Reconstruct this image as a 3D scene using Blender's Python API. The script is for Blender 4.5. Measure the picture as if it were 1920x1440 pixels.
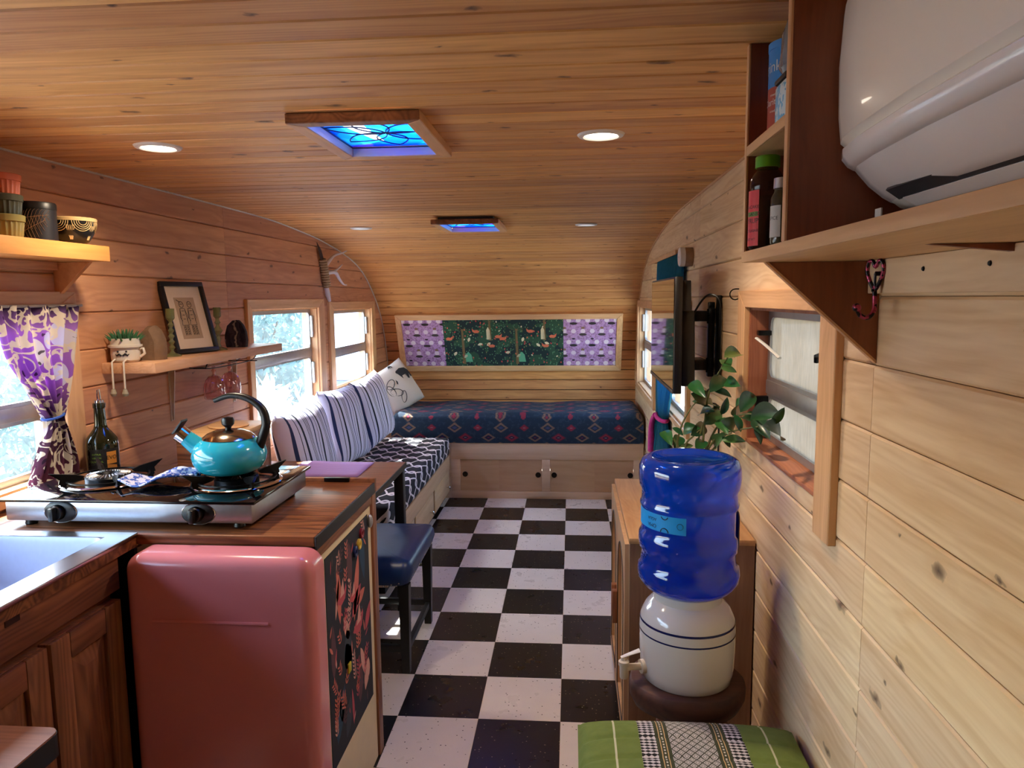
import bpy, bmesh, math, random
from mathutils import Vector, Matrix
random.seed(7)
PI = math.pi
scene = bpy.context.scene
C = scene.collection
for _o in list(bpy.data.objects):
    bpy.data.objects.remove(_o, do_unlink=True)

# ------------------------------------------------------------------ camera
YAW, PITCH, ROLL = 0.08169, 0.11712, 0.01051
FPX = 1364.5
fwd = Vector((-math.sin(YAW)*math.cos(PITCH), math.cos(YAW)*math.cos(PITCH), -math.sin(PITCH)))
rgt0 = Vector((math.cos(YAW), math.sin(YAW), 0))
dwn0 = fwd.cross(rgt0)
rgt = rgt0*math.cos(ROLL) + dwn0*math.sin(ROLL)
dwn = -rgt0*math.sin(ROLL) + dwn0*math.cos(ROLL)
cd = bpy.data.cameras.new('camera'); cam = bpy.data.objects.new('camera', cd); C.objects.link(cam)
cd.sensor_width = 36.0; cd.lens = FPX/1920*36.0; cd.clip_start = 0.02
mw = Matrix.Identity(4)
for i in range(3):
    mw[i][0] = rgt[i]; mw[i][1] = -dwn[i]; mw[i][2] = -fwd[i]
mw[0][3], mw[1][3], mw[2][3] = 0.0, 0.0, 1.5512
cam.matrix_world = mw
scene.camera = cam

# ------------------------------------------------------------------ world, sun, exposure
SKY_STRENGTH = 2.2
SUN_STRENGTH = 34.0
EXPOSURE = 0.25
LAMP_W = 6.0
SUN_DIR = Vector((0.62, -0.44, -1.0)).normalized()
world = bpy.data.worlds.new('sky_world'); scene.world = world; world.use_nodes = True
wn = world.node_tree; wn.nodes.clear()
sky = wn.nodes.new('ShaderNodeTexSky'); sky.sky_type = 'NISHITA'; sky.sun_disc = False
sky.sun_elevation = math.asin(-SUN_DIR.z); sky.sun_rotation = math.atan2(-SUN_DIR.x, -SUN_DIR.y)
sky.air_density = 1.3; sky.dust_density = 2.0; sky.ozone_density = 1.0
bg = wn.nodes.new('ShaderNodeBackground'); bg.inputs[1].default_value = SKY_STRENGTH
wo = wn.nodes.new('ShaderNodeOutputWorld')
wn.links.new(sky.outputs[0], bg.inputs[0]); wn.links.new(bg.outputs[0], wo.inputs[0])
sl = bpy.data.lights.new('sun', 'SUN'); sl.energy = SUN_STRENGTH; sl.angle = 0.009; sl.color = (1, 0.96, 0.9)
so = bpy.data.objects.new('sun', sl); C.objects.link(so); so.location = (-4, 5, 6)
so.rotation_euler = SUN_DIR.to_track_quat('-Z', 'Y').to_euler()
vs = scene.view_settings
vs.view_transform = 'Standard'; vs.look = 'None'; vs.gamma = 1.0; vs.exposure = EXPOSURE; vs.use_curve_mapping = False
scene.cycles.max_bounces = 8; scene.cycles.diffuse_bounces = 5; scene.cycles.glossy_bounces = 3; scene.cycles.transparent_max_bounces = 10
scene.cycles.sample_clamp_indirect = 6.0
scene.cycles.use_adaptive_sampling = True; scene.cycles.adaptive_threshold = 0.03
scene.cycles.caustics_refractive = False; scene.cycles.caustics_reflective = False
scene.cycles.blur_glossy = 0.5

# ------------------------------------------------------------------ node helper
class NT:
    def __init__(s, name):
        s.m = bpy.data.materials.new(name); s.m.use_nodes = True
        s.t = s.m.node_tree; s.t.nodes.clear()
        s.out = s.n('ShaderNodeOutputMaterial')
    def n(s, typ, **kw):
        nd = s.t.nodes.new(typ)
        for k, v in kw.items(): setattr(nd, k, v)
        return nd
    def l(s, a, b): s.t.links.new(a, b)
    def inp(s, sock, v):
        if hasattr(v, 'is_linked'): s.l(v, sock)
        elif isinstance(v, (tuple, list)):
            sock.default_value = (*v, 1.0) if (len(v) == 3 and sock.type == 'RGBA') else v
        else: sock.default_value = v
    def math(s, op, a, b=0.0, c=0.0, clamp=False):
        nd = s.n('ShaderNodeMath', operation=op, use_clamp=clamp)
        s.inp(nd.inputs[0], a); s.inp(nd.inputs[1], b)
        if op in ('SMOOTH_MIN', 'MULTIPLY_ADD', 'COMPARE', 'WRAP', 'PINGPONG'): s.inp(nd.inputs[2], c)
        return nd.outputs[0]
    def mix(s, f, a, b, mode='MIX'):
        nd = s.n('ShaderNodeMix', data_type='RGBA', blend_type=mode)
        s.inp(nd.inputs[0], f); s.inp(nd.inputs[6], a); s.inp(nd.inputs[7], b)
        return nd.outputs[2]
    def ramp(s, f, stops, interp='LINEAR'):
        nd = s.n('ShaderNodeValToRGB'); cr = nd.color_ramp; cr.interpolation = interp
        while len(cr.elements) < len(stops): cr.elements.new(0.5)
        for e, (p, c) in zip(cr.elements, stops):
            e.position = p; e.color = (*c, 1) if len(c) == 3 else c
        s.inp(nd.inputs[0], f); return nd.outputs[0]
    def coord(s, kind='Object'):
        return s.n('ShaderNodeTexCoord').outputs[kind]
    def vmath(s, op, a, b=(0, 0, 0)):
        nd = s.n('ShaderNodeVectorMath', operation=op)
        s.inp(nd.inputs[0], a)
        if op == 'SCALE': s.inp(nd.inputs[3], b)
        else: s.inp(nd.inputs[1], b)
        return nd.outputs[0]
    def sep(s, v):
        nd = s.n('ShaderNodeSeparateXYZ'); s.l(v, nd.inputs[0]); return nd.outputs
    def comb(s, x, y, z):
        nd = s.n('ShaderNodeCombineXYZ')
        for i, v in enumerate((x, y, z)): s.inp(nd.inputs[i], v)
        return nd.outputs[0]
    def noise(s, v, scale, detail=3, rough=0.5, dist=0.0):
        nd = s.n('ShaderNodeTexNoise'); s.l(v, nd.inputs['Vector'])
        nd.inputs['Scale'].default_value = scale; nd.inputs['Detail'].default_value = detail
        nd.inputs['Roughness'].default_value = rough; nd.inputs['Distortion'].default_value = dist
        return nd.outputs[0]
    def vor(s, v, scale, feature='F1', rnd=1.0, out='Distance'):
        nd = s.n('ShaderNodeTexVoronoi', feature=feature); s.l(v, nd.inputs['Vector'])
        nd.inputs['Scale'].default_value = scale; nd.inputs['Randomness'].default_value = rnd
        return nd.outputs[out]
    def bump(s, h, strength=0.2, dist=0.01):
        nd = s.n('ShaderNodeBump'); nd.inputs['Strength'].default_value = strength
        nd.inputs['Distance'].default_value = dist; s.l(h, nd.inputs['Height']); return nd.outputs[0]
    def pbr(s, color, rough=0.5, metal=0.0, normal=None, **kw):
        b = s.n('ShaderNodeBsdfPrincipled')
        s.inp(b.inputs['Base Color'], color); s.inp(b.inputs['Roughness'], rough); s.inp(b.inputs['Metallic'], metal)
        if normal is not None: s.l(normal, b.inputs['Normal'])
        for k, v in kw.items(): s.inp(b.inputs[k.replace('_', ' ')], v)
        return b.outputs[0]
    def done(s, sh):
        s.l(sh, s.out.inputs[0]); return s.m

def plain(name, color, rough=0.5, metal=0.0, var=0.06, scale=30, bump=0.0, **kw):
    t = NT(name); v = t.coord()
    f = t.noise(v, scale, 3)
    c = t.mix(f, tuple(max(0, x*(1-var)) for x in color), tuple(min(1, x*(1+var)) for x in color))
    nrm = t.bump(f, bump, 0.004) if bump else None
    return t.done(t.pbr(c, rough, metal, nrm, **kw))

def wood(name, light, dark, axis='y', knots=0.5, rough=0.55, grain=1.0, var=0.16, coat=0.0, knotcol=(0.055, 0.022, 0.012), ring=0.5, plane=None, kscale=6.0):
    """procedural board: grain along axis; each object shifts and tints its own grain"""
    t = NT(name)
    oi = t.n('ShaderNodeObjectInfo').outputs['Random']
    off = t.vmath('SCALE', (13.1, 29.7, 17.3), oi)
    v = t.vmath('ADD', t.coord(), off)
    st = {'x': (0.06, 1, 1), 'y': (1, 0.06, 1), 'z': (1, 1, 0.06)}[axis]
    sk = {'x': (0.45, 1, 1), 'y': (1, 0.45, 1), 'z': (1, 1, 0.45)}[axis]
    warp = t.noise(v, 2.2, 2)
    vg = t.vmath('ADD', t.vmath('MULTIPLY', v, st), t.vmath('SCALE', (0.05, 0.05, 0.05), warp))
    fine = t.noise(vg, 110*grain, 4, 0.55)
    broad = t.noise(vg, 26*grain, 3, 0.55, 0.6)
    wv = t.n('ShaderNodeTexNoise'); t.l(vg, wv.inputs['Vector']); wv.inputs['Scale'].default_value = 9*grain; wv.inputs['Detail'].default_value = 1
    rings = t.math('ABSOLUTE', t.math('SINE', t.math('MULTIPLY', wv.outputs[0], 55.0)))
    rings = t.math('POWER', rings, 3.0)
    f = t.math('ADD', t.math('MULTIPLY', fine, 0.30), t.math('ADD', t.math('MULTIPLY', broad, 0.75), t.math('MULTIPLY', rings, -0.22*ring)))
    base = t.ramp(f, [(0.28, dark), (0.66, light)])
    if knots > 0:
        vk = t.vmath('MULTIPLY', v, sk)
        if plane:
            q = t.sep(vk)
            rnd = t.math('MULTIPLY', oi, 91.0)
            vk = t.comb(rnd, q[1], q[2]) if plane == 'yz' else t.comb(q[0], t.math('SUBTRACT', q[1], q[2]), rnd)
            vk = t.vmath('ADD', vk, t.vmath('SCALE', (0.02, 0.02, 0.02), t.noise(v, 40, 2)))
        vn = t.n('ShaderNodeTexVoronoi'); t.l(vk, vn.inputs['Vector']); vn.inputs['Scale'].default_value = kscale
        if plane: vn.voronoi_dimensions = '2D'; t.l((lambda q: t.comb(q[1] if plane == 'yz' else q[0], q[2] if plane == 'yz' else q[1], 0.0))(t.sep(t.vmath('ADD', vk, t.comb(0.0, rnd, rnd) if plane == 'yz' else t.comb(rnd, rnd, 0.0)))), vn.inputs['Vector'])
        sepc = t.n('ShaderNodeSeparateColor'); t.l(vn.outputs['Color'], sepc.inputs[0])
        on = t.math('LESS_THAN', sepc.outputs[0], knots)
        size = t.math('MULTIPLY_ADD', t.math('POWER', sepc.outputs[1], 2.0), 0.075, 0.03)
        kd = t.math('DIVIDE', vn.outputs['Distance'], size)
        kn = t.math('MULTIPLY', t.math('SUBTRACT', 1.0, kd, clamp=True), on)
        halo = t.math('MULTIPLY', t.math('SUBTRACT', 1.0, t.math('MULTIPLY', kd, 0.45), clamp=True), on)
        base = t.mix(t.math('MULTIPLY', halo, 0.55), base, dark)
        base = t.mix(t.math('MULTIPLY', t.math('POWER', kn, 0.6), 0.95, clamp=True), base, knotcol)
    hsv = t.n('ShaderNodeHueSaturation'); t.l(base, hsv.inputs['Color'])
    t.l(t.math('MULTIPLY_ADD', oi, 2*var, 1-var), hsv.inputs['Value'])
    t.l(t.math('MULTIPLY_ADD', oi, 0.012, 0.494), hsv.inputs['Hue'])
    kw = {}
    if coat: kw['Coat_Weight'] = coat; kw['Coat_Roughness'] = 0.2
    return t.done(t.pbr(hsv.outputs[0], rough, 0.0, t.bump(fine, 0.12, 0.003), **kw))

def schlick(t, k=1.0):
    lw = t.n('ShaderNodeLayerWeight'); lw.inputs[0].default_value = 0.5
    f5 = t.math('POWER', lw.outputs['Facing'], 4.0)
    return t.math('MULTIPLY_ADD', f5, 0.9*k, 0.05*k, clamp=True)
def glassy(name, tint=(1, 1, 1), rough=0.02, refl=0.5, haze=0.0, hazecol=(0.8, 0.8, 0.8)):
    """thin pane: transparent with mirror reflection by angle; haze adds a translucent film"""
    t = NT(name)
    tr = t.n('ShaderNodeBsdfTransparent'); t.inp(tr.inputs[0], tint)
    gl = t.n('ShaderNodeBsdfGlossy'); gl.inputs['Roughness'].default_value = rough
    fac = schlick(t, refl)
    mx = t.n('ShaderNodeMixShader'); t.l(fac, mx.inputs[0])
    a = tr.outputs[0]
    if haze:
        tl = t.n('ShaderNodeBsdfTranslucent'); t.inp(tl.inputs[0], hazecol)
        df = t.n('ShaderNodeBsdfDiffuse'); t.inp(df.inputs[0], hazecol)
        m3 = t.n('ShaderNodeMixShader'); t.l(tl.outputs[0], m3.inputs[1]); t.l(df.outputs[0], m3.inputs[2])
        m2 = t.n('ShaderNodeMixShader'); m2.inputs[0].default_value = haze
        t.l(a, m2.inputs[1]); t.l(m3.outputs[0], m2.inputs[2]); a = m2.outputs[0]
    t.l(a, mx.inputs[1]); t.l(gl.outputs[0], mx.inputs[2])
    return t.done(mx.outputs[0])

def emitter(name, color, strength):
    t = NT(name); e = t.n('ShaderNodeEmission'); t.inp(e.inputs[0], color); e.inputs[1].default_value = strength
    return t.done(e.outputs[0])

# ------------------------------------------------------------------ mesh helper
class MB:
    def __init__(s): s.v = []; s.f = []; s.uv = None
    def add(s, vs, fs):
        o = len(s.v); s.v += [tuple(p) for p in vs]; s.f += [tuple(i+o for i in f) for f in fs]; return s
    def box(s, x0, x1, y0, y1, z0, z1, M=None):
        vs = [(x, y, z) for x in (x0, x1) for y in (y0, y1) for z in (z0, z1)]
        if M: vs = [M @ Vector(p) for p in vs]
        return s.add(vs, [(0, 1, 3, 2), (4, 6, 7, 5), (0, 4, 5, 1), (2, 3, 7, 6), (0, 2, 6, 4), (1, 5, 7, 3)])
    def prism(s, poly, axis, a, b, M=None):
        """poly: 2D points; axis: extrusion axis; poly coords are the other two axes in order"""
        def P(p, h):
            if axis == 'x': q = (h, p[0], p[1])
            elif axis == 'y': q = (p[0], h, p[1])
            else: q = (p[0], p[1], h)
            return M @ Vector(q) if M else q
        n = len(poly)
        vs = [P(p, a) for p in poly] + [P(p, b) for p in poly]
        fs = [tuple(range(n))[::-1], tuple(range(n, 2*n))] + [(i, (i+1) % n, n+(i+1) % n, n+i) for i in range(n)]
        return s.add(vs, fs)
    def lathe(s, prof, c=(0, 0, 0), n=32, M=None, caps=True, a0=0.0, a1=2*PI):
        full = abs(a1-a0-2*PI) < 1e-6
        m = n if full else n+1
        vs = []
        for (r, z) in prof:
            for k in range(m):
                a = a0+(a1-a0)*k/n
                p = Vector((r*math.cos(a), r*math.sin(a), z))
                if M: p = M @ p
                vs.append((p[0]+c[0], p[1]+c[1], p[2]+c[2]))
        fs = []
        for i in range(len(prof)-1):
            for k in range(n):
                k2 = (k+1) % m
                fs.append((i*m+k, i*m+k2, (i+1)*m+k2, (i+1)*m+k))
        if caps and full:
            if prof[0][0] > 1e-5: fs.append(tuple(range(m))[::-1])
            if prof[-1][0] > 1e-5: fs.append(tuple((len(prof)-1)*m+k for k in range(m)))
        return s.add(vs, fs)
    def tube(s, pts, r, n=8, flat=None, closed=False):
        """sweep a circle (or ellipse: flat=(ratio, up)) along points; r may be a list"""
        pts = [Vector(p) for p in pts]; k = len(pts)
        rs = r if isinstance(r, (list, tuple)) else [r]*k
        vs = []; up = None
        for i, p in enumerate(pts):
            if closed: t = pts[(i+1) % k]-pts[i-1]
            else: t = pts[min(i+1, k-1)]-pts[max(i-1, 0)]
            t.normalize()
            if up is None:
                up = Vector(flat[1]) if flat else (Vector((0, 0, 1)) if abs(t.z) < 0.9 else Vector((1, 0, 0)))
            up = (up - t*up.dot(t)); up.normalize() if up.length > 1e-6 else None
            sd = t.cross(up)
            for j in range(n):
                a = 2*PI*j/n
                vs.append(p + up*(math.cos(a)*rs[i]*(flat[0] if flat else 1)) + sd*(math.sin(a)*rs[i]))
        fs = []
        for i in range(k if closed else k-1):
            i2 = (i+1) % k
            for j in range(n):
                j2 = (j+1) % n
                fs.append((i*n+j, i*n+j2, i2*n+j2, i2*n+j))
        if not closed: fs += [tuple(range(n))[::-1], tuple((k-1)*n+j for j in range(n))]
        return s.add(vs, fs)
    def grid(s, fn, nu, nv, thick=0.0, wrapu=False):
        """surface fn(u,v), u,v in 0..1"""
        vs = [fn(i/nu, j/nv) for i in range(nu+1) for j in range(nv+1)]
        fs = [(i*(nv+1)+j, (i+1)*(nv+1)+j, (i+1)*(nv+1)+j+1, i*(nv+1)+j+1) for i in range(nu) for j in range(nv)]
        return s.add(vs, fs)
    def sphere(s, c, r, nu=16, nv=10, M=None):
        prof = [(r*math.sin(PI*i/nv) if 0 < i < nv else 0.0, -r*math.cos(PI*i/nv)) for i in range(nv+1)]
        return s.lathe(prof, c, nu, M, caps=False)
    def build(s, name, m, parent=None, smooth=False, bevel=0.0, seg=2, angle=35, subsurf=0, solid=0.0, local=False):
        off = Vector((0, 0, 0))
        if parent is not None and not local:
            off = WLOC[parent.name]
        me = bpy.data.meshes.new(name)
        me.from_pydata([tuple(Vector(p)-off) for p in s.v], [], s.f)
        bm = bmesh.new(); bm.from_mesh(me)
        bmesh.ops.remove_doubles(bm, verts=bm.verts, dist=1e-6)
        bmesh.ops.recalc_face_normals(bm, faces=bm.faces)
        if bevel:
            es = [e for e in bm.edges if len(e.link_faces) == 2 and e.calc_face_angle(0) > 0.5]
            bmesh.ops.bevel(bm, geom=es, offset=bevel, segments=seg, profile=0.5, affect='EDGES', clamp_overlap=True)
        bm.to_mesh(me); bm.free()
        me.update()
        if smooth or (bevel and seg > 1):
            me.polygons.foreach_set('use_smooth', [True]*len(me.polygons))
            me.set_sharp_from_angle(angle=math.radians(angle))
        o = bpy.data.objects.new(name, me); C.objects.link(o)
        if m is not None: me.materials.append(m)
        if parent is not None: o.parent = parent
        WLOC[o.name] = off.copy()
        if solid:
            md = o.modifiers.new('solidify', 'SOLIDIFY'); md.thickness = solid; md.offset = 0
        if subsurf:
            md = o.modifiers.new('subsurf', 'SUBSURF'); md.levels = subsurf; md.render_levels = subsurf
        return o
WLOC = {}

def thing(name, label, cat, loc=(0, 0, 0), rotz=0.0, group=None):
    o = bpy.data.objects.new(name, None); C.objects.link(o); o.empty_display_size = 0.05
    o.location = loc; o.rotation_euler = (0, 0, rotz)
    o['label'] = label; o['category'] = cat
    if group: o['group'] = group
    WLOC[o.name] = Vector(loc)
    return o
def tag(o, label, cat, group=None):
    o['label'] = label; o['category'] = cat
    if group: o['group'] = group
    return o
def struct(name, loc=(0, 0, 0)):
    o = bpy.data.objects.new(name, None); C.objects.link(o); o.location = loc
    o['kind'] = 'structure'; o.empty_display_size = 0.05
    WLOC[o.name] = Vector(loc)
    return o
def box(name, m, parent, x0, x1, y0, y1, z0, z1, bevel=0.0, seg=2):
    return MB().box(x0, x1, y0, y1, z0, z1).build(name, m, parent, bevel=bevel, seg=seg)
def lathe(name, m, parent, prof, c, n=32, M=None, angle=35, solid=0.0):
    return MB().lathe(prof, c, n, M).build(name, m, parent, smooth=True, angle=angle, solid=solid)
def tube(name, m, parent, pts, r, n=8, flat=None, closed=False):
    return MB().tube(pts, r, n, flat, closed).build(name, m, parent, smooth=True, angle=50)
def arc(fn, n): return [fn(i/n) for i in range(n+1)]
def bez(p0, p1, p2, p3, n=12):
    out = []
    for i in range(n+1):
        t = i/n; a = (1-t)**3; b = 3*t*(1-t)**2; c = 3*t*t*(1-t); d = t**3
        out.append(tuple(a*p0[k]+b*p1[k]+c*p2[k]+d*p3[k] for k in range(3)))
    return out
def spline(pts, n=8):
    """Catmull-Rom through the points"""
    P = [Vector(p) for p in pts]; P = [2*P[0]-P[1]]+P+[2*P[-1]-P[-2]]
    out = []
    for i in range(1, len(P)-2):
        for k in range(n):
            t = k/n
            out.append(0.5*((2*P[i])+(P[i+1]-P[i-1])*t+(2*P[i-1]-5*P[i]+4*P[i+1]-P[i+2])*t*t+(3*P[i]-P[i-1]-3*P[i+1]+P[i+2])*t**3))
    out.append(P[-2]); return out
_txt = {}
def text_geo(s, size):
    """letter outlines as flat triangles: verts (x, y), faces; centred"""
    cu = bpy.data.curves.new('txt', 'FONT'); cu.body = s; cu.size = size; cu.align_x = 'CENTER'; cu.align_y = 'CENTER'
    o = bpy.data.objects.new('txt', cu); C.objects.link(o)
    bpy.context.view_layer.update()
    me = o.to_mesh()
    vs = [(v.co.x, v.co.y) for v in me.vertices]; fs = [tuple(p.vertices) for p in me.polygons]
    o.to_mesh_clear(); bpy.data.objects.remove(o); bpy.data.curves.remove(cu)
    return vs, fs
def text_on(mb, s, size, fn):
    vs, fs = text_geo(s, size); mb.add([fn(x, y) for x, y in vs], fs); return mb
def S(r, g, b):
    f = lambda c: (c/255/12.92) if c/255 <= 0.04045 else ((c/255+0.055)/1.055)**2.4
    return (f(r), f(g), f(b))
XL, XR, YR = -1.65, 0.565, -1.6
CEIL = 2.0
# ------------------------------------------------------------------ materials
M = {}
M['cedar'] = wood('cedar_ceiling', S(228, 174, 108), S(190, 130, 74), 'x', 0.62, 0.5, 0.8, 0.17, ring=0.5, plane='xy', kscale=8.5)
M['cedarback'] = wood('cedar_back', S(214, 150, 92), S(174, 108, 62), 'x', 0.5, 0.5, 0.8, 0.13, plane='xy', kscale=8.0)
M['pineL'] = wood('pine_left', S(210, 152, 112), S(180, 122, 86), 'y', 0.7, 0.55, 0.9, 0.10, plane='yz', kscale=7.5)  # shade on the left wall put into this darker, redder pine
M['pineR'] = wood('pine_right', S(240, 212, 172), S(214, 176, 130), 'y', 0.66, 0.55, 0.9, 0.08, plane='yz', kscale=7.0)  # paler version: window light on the right wall put into the colour
M['trimY'] = wood('trim_pine_long', S(226, 180, 132), S(200, 150, 104), 'y', 0.15, 0.5, 1.0, 0.05)
M['trimZ'] = wood('trim_pine_up', S(226, 180, 132), S(200, 150, 104), 'z', 0.15, 0.5, 1.0, 0.05)
M['trimX'] = wood('trim_pine_cross', S(226, 184, 138), S(202, 156, 110), 'x', 0.15, 0.5, 1.0, 0.05)
M['jambR'] = wood('jamb_red', S(176, 112, 76), S(140, 80, 52), 'z', 0.3, 0.5, 1.0, 0.04)
M['sillR'] = wood('sill_red', S(196, 124, 92), S(160, 92, 64), 'y', 0.1, 0.5, 1.0, 0.04)
M['birch'] = wood('birch_ply', S(226, 198, 162), S(208, 176, 138), 'x', 0.0, 0.55, 0.7, 0.03, ring=0.2)
M['birchY'] = wood('birch_ply_long', S(222, 190, 150), S(202, 166, 124), 'y', 0.0, 0.55, 0.7, 0.03, ring=0.2)
M['alder'] = wood('alder_doors', S(154, 98, 66), S(110, 64, 42), 'z', 0.12, 0.45, 1.0, 0.06, ring=0.8)
M['alderY'] = wood('alder_rails', S(148, 94, 64), S(106, 62, 42), 'y', 0.12, 0.45, 1.0, 0.06, ring=0.8)
M['walnutX'] = wood('walnut_counter', S(148, 92, 56), S(88, 48, 28), 'x', 0.0, 0.32, 1.0, 0.02, ring=1.0)
M['walnutY'] = wood('walnut_table', S(160, 104, 62), S(112, 66, 38), 'x', 0.0, 0.35, 1.2, 0.02, ring=0.5)
M['mahog'] = wood('mahogany_stain', S(142, 80, 46), S(114, 58, 32), 'z', 0.0, 0.45, 1.2, 0.04, ring=0.2)
M['maple'] = wood('maple_edge', S(224, 182, 130), S(202, 156, 104), 'y', 0.08, 0.45, 1.0, 0.03, ring=0.3)
M['mapleX'] = wood('maple_cross', S(224, 182, 130), S(202, 156, 104), 'x', 0.05, 0.45, 1.0, 0.03, ring=0.3)
M['oakZ'] = wood('oak_cabinet', S(150, 112, 82), S(118, 84, 58), 'z', 0.1, 0.5, 1.0, 0.02, ring=0.3)
M['oakY'] = wood('oak_cabinet_top', S(196, 150, 106), S(170, 122, 80), 'y', 0.0, 0.5, 1.0, 0.02, ring=0.3)
M['stump'] = wood('stump_wood', S(96, 58, 40), S(58, 30, 20), 'x', 0.0, 0.6, 0.8, 0.05)
M['bark'] = plain('stump_bark', S(74, 40, 30), 0.7, 0, 0.5, 25, 0.6)
M['orangewood'] = wood('orange_shelf', S(226, 160, 92), S(204, 134, 70), 'y', 0.0, 0.45, 0.9, 0.03, ring=0.2)
M['alu'] = plain('aluminium', S(176, 176, 178), 0.38, 0.85, 0.12, 40)
M['steel'] = plain('stainless', S(190, 192, 196), 0.22, 1.0, 0.05, 60)
M['steelrough'] = plain('brushed_stainless', S(180, 184, 192), 0.34, 1.0, 0.08, 80)
M['chrome'] = plain('chrome', S(220, 220, 224), 0.08, 1.0, 0.02)
M['black'] = plain('black_paint', S(20, 20, 22), 0.45, 0.0, 0.1)
M['blackmetal'] = plain('black_metal', S(16, 16, 17), 0.35, 0.6, 0.1)
M['blackplastic'] = plain('black_plastic', S(14, 14, 15), 0.35, 0.0, 0.1)
M['white'] = plain('white_plastic', S(226, 224, 220), 0.35, 0.0, 0.03)
M['caulk'] = plain('white_caulk', S(206, 200, 192), 0.6, 0.0, 0.15, 60, 0.4)
M['pane'] = glassy('clear_pane', (0.94, 0.97, 0.98), 0.02, 0.5, 0.03, (0.9, 0.95, 1.0))
# fogged pane of the right window: streaky film
t = NT('fogged_pane'); v = t.coord()
st = t.noise(t.vmath('MULTIPLY', v, (1, 1, 0.12)), 160, 4, 0.6)
cl = t.noise(v, 7, 3)
colr = t.mix(cl, S(156, 136, 108), S(192, 182, 166))
colr = t.mix(t.math('MULTIPLY', st, 0.95), colr, S(112, 102, 88))
tl = t.n('ShaderNodeBsdfTranslucent'); t.l(colr, tl.inputs[0])
df = t.n('ShaderNodeBsdfDiffuse'); t.l(colr, df.inputs[0])
tr = t.n('ShaderNodeBsdfTransparent')
m1 = t.n('ShaderNodeMixShader'); m1.inputs[0].default_value = 0.25; t.l(tl.outputs[0], m1.inputs[1]); t.l(df.outputs[0], m1.inputs[2])
m2 = t.n('ShaderNodeMixShader'); m2.inputs[0].default_value = 0.12; t.l(m1.outputs[0], m2.inputs[1]); t.l(tr.outputs[0], m2.inputs[2])
M['fog'] = t.done(m2.outputs[0])

def tile_mat(name, basec, fleck, fleck2, amount):
    t = NT(name)
    v = t.vmath('ADD', t.coord(), t.vmath('SCALE', (7.7, 3.1, 5.3), t.n('ShaderNodeObjectInfo').outputs['Random']))
    vw = t.vmath('MULTIPLY', v, (1.0, 1.0, 0.2))
    d = t.vor(vw, 62); d2 = t.vor(t.vmath('ADD', vw, (3, 5, 1)), 120)
    n = t.noise(v, 12, 4)
    c = t.mix(t.math('MULTIPLY', n, 0.5), basec, tuple(x*0.8 for x in basec))
    cc = t.vor(vw, 62, out='Color'); sc = t.n('ShaderNodeSeparateColor'); t.l(cc, sc.inputs[0])
    on = t.math('MULTIPLY', t.math('LESS_THAN', d, 0.16), t.math('LESS_THAN', sc.outputs[0], amount))
    c = t.mix(on, c, fleck)
    c = t.mix(t.math('MULTIPLY', t.math('LESS_THAN', d2, 0.1), 0.6), c, fleck2)
    return t.done(t.pbr(c, t.math('MULTIPLY_ADD', n, 0.15, 0.22), 0.0, Specular_IOR_Level=0.45))
M['tilew'] = tile_mat('vinyl_white', S(232, 226, 218), S(70, 60, 55), S(180, 160, 140), 0.35)
M['tileb'] = tile_mat('vinyl_black', S(20, 18, 17), S(150, 140, 110), S(60, 56, 50), 0.4)

# ------------------------------------------------------------------ shell: profile of the roof and nose
PROF = [(-1.6, 2.0), (-0.5, 2.0), (0.8, 2.0), (2.0, 2.0), (3.2, 2.0), (3.8, 1.998), (4.1, 1.99), (4.38, 1.974), (4.67, 1.955), (5.0, 1.92), (5.2, 1.893),
        (5.45, 1.848), (5.66, 1.79), (5.82, 1.72), (5.95, 1.645), (6.07, 1.56), (6.17, 1.475), (6.27, 1.36), (6.35, 1.2), (6.405, 1.05), (6.435, 0.9), (6.45, 0.7), (6.455, 0.5), (6.455, 0.0)]
dense = [Vector((0, p[0], p[1])) for p in PROF]
dense = spline(dense, 24)
def resample(pl, step):
    out = [pl[0].copy()]; acc = 0.0
    for a, b in zip(pl, pl[1:]):
        L = (b-a).length
        while L > 0 and acc+L >= step:
            k = (step-acc)/L; a = a.lerp(b, k); out.append(a.copy()); L = (b-a).length; acc = 0.0
        acc += L
    return out
PITCHC = 0.0905
rs = resample(dense, PITCHC)
def prof_n(i):
    t = (rs[min(i+1, len(rs)-1)]-rs[max(i-1, 0)]).normalized()
    return Vector((0, -t.z, t.y))      # outward (up / forward)
ceiling = struct('ceiling'); wall_back = struct('wall_back')
HOLES = [(-0.655, -0.392, 1.81, 2.19), (-0.725, -0.42, 4.02, 4.47)]   # skylight openings x0,x1,y0,y1
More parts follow.
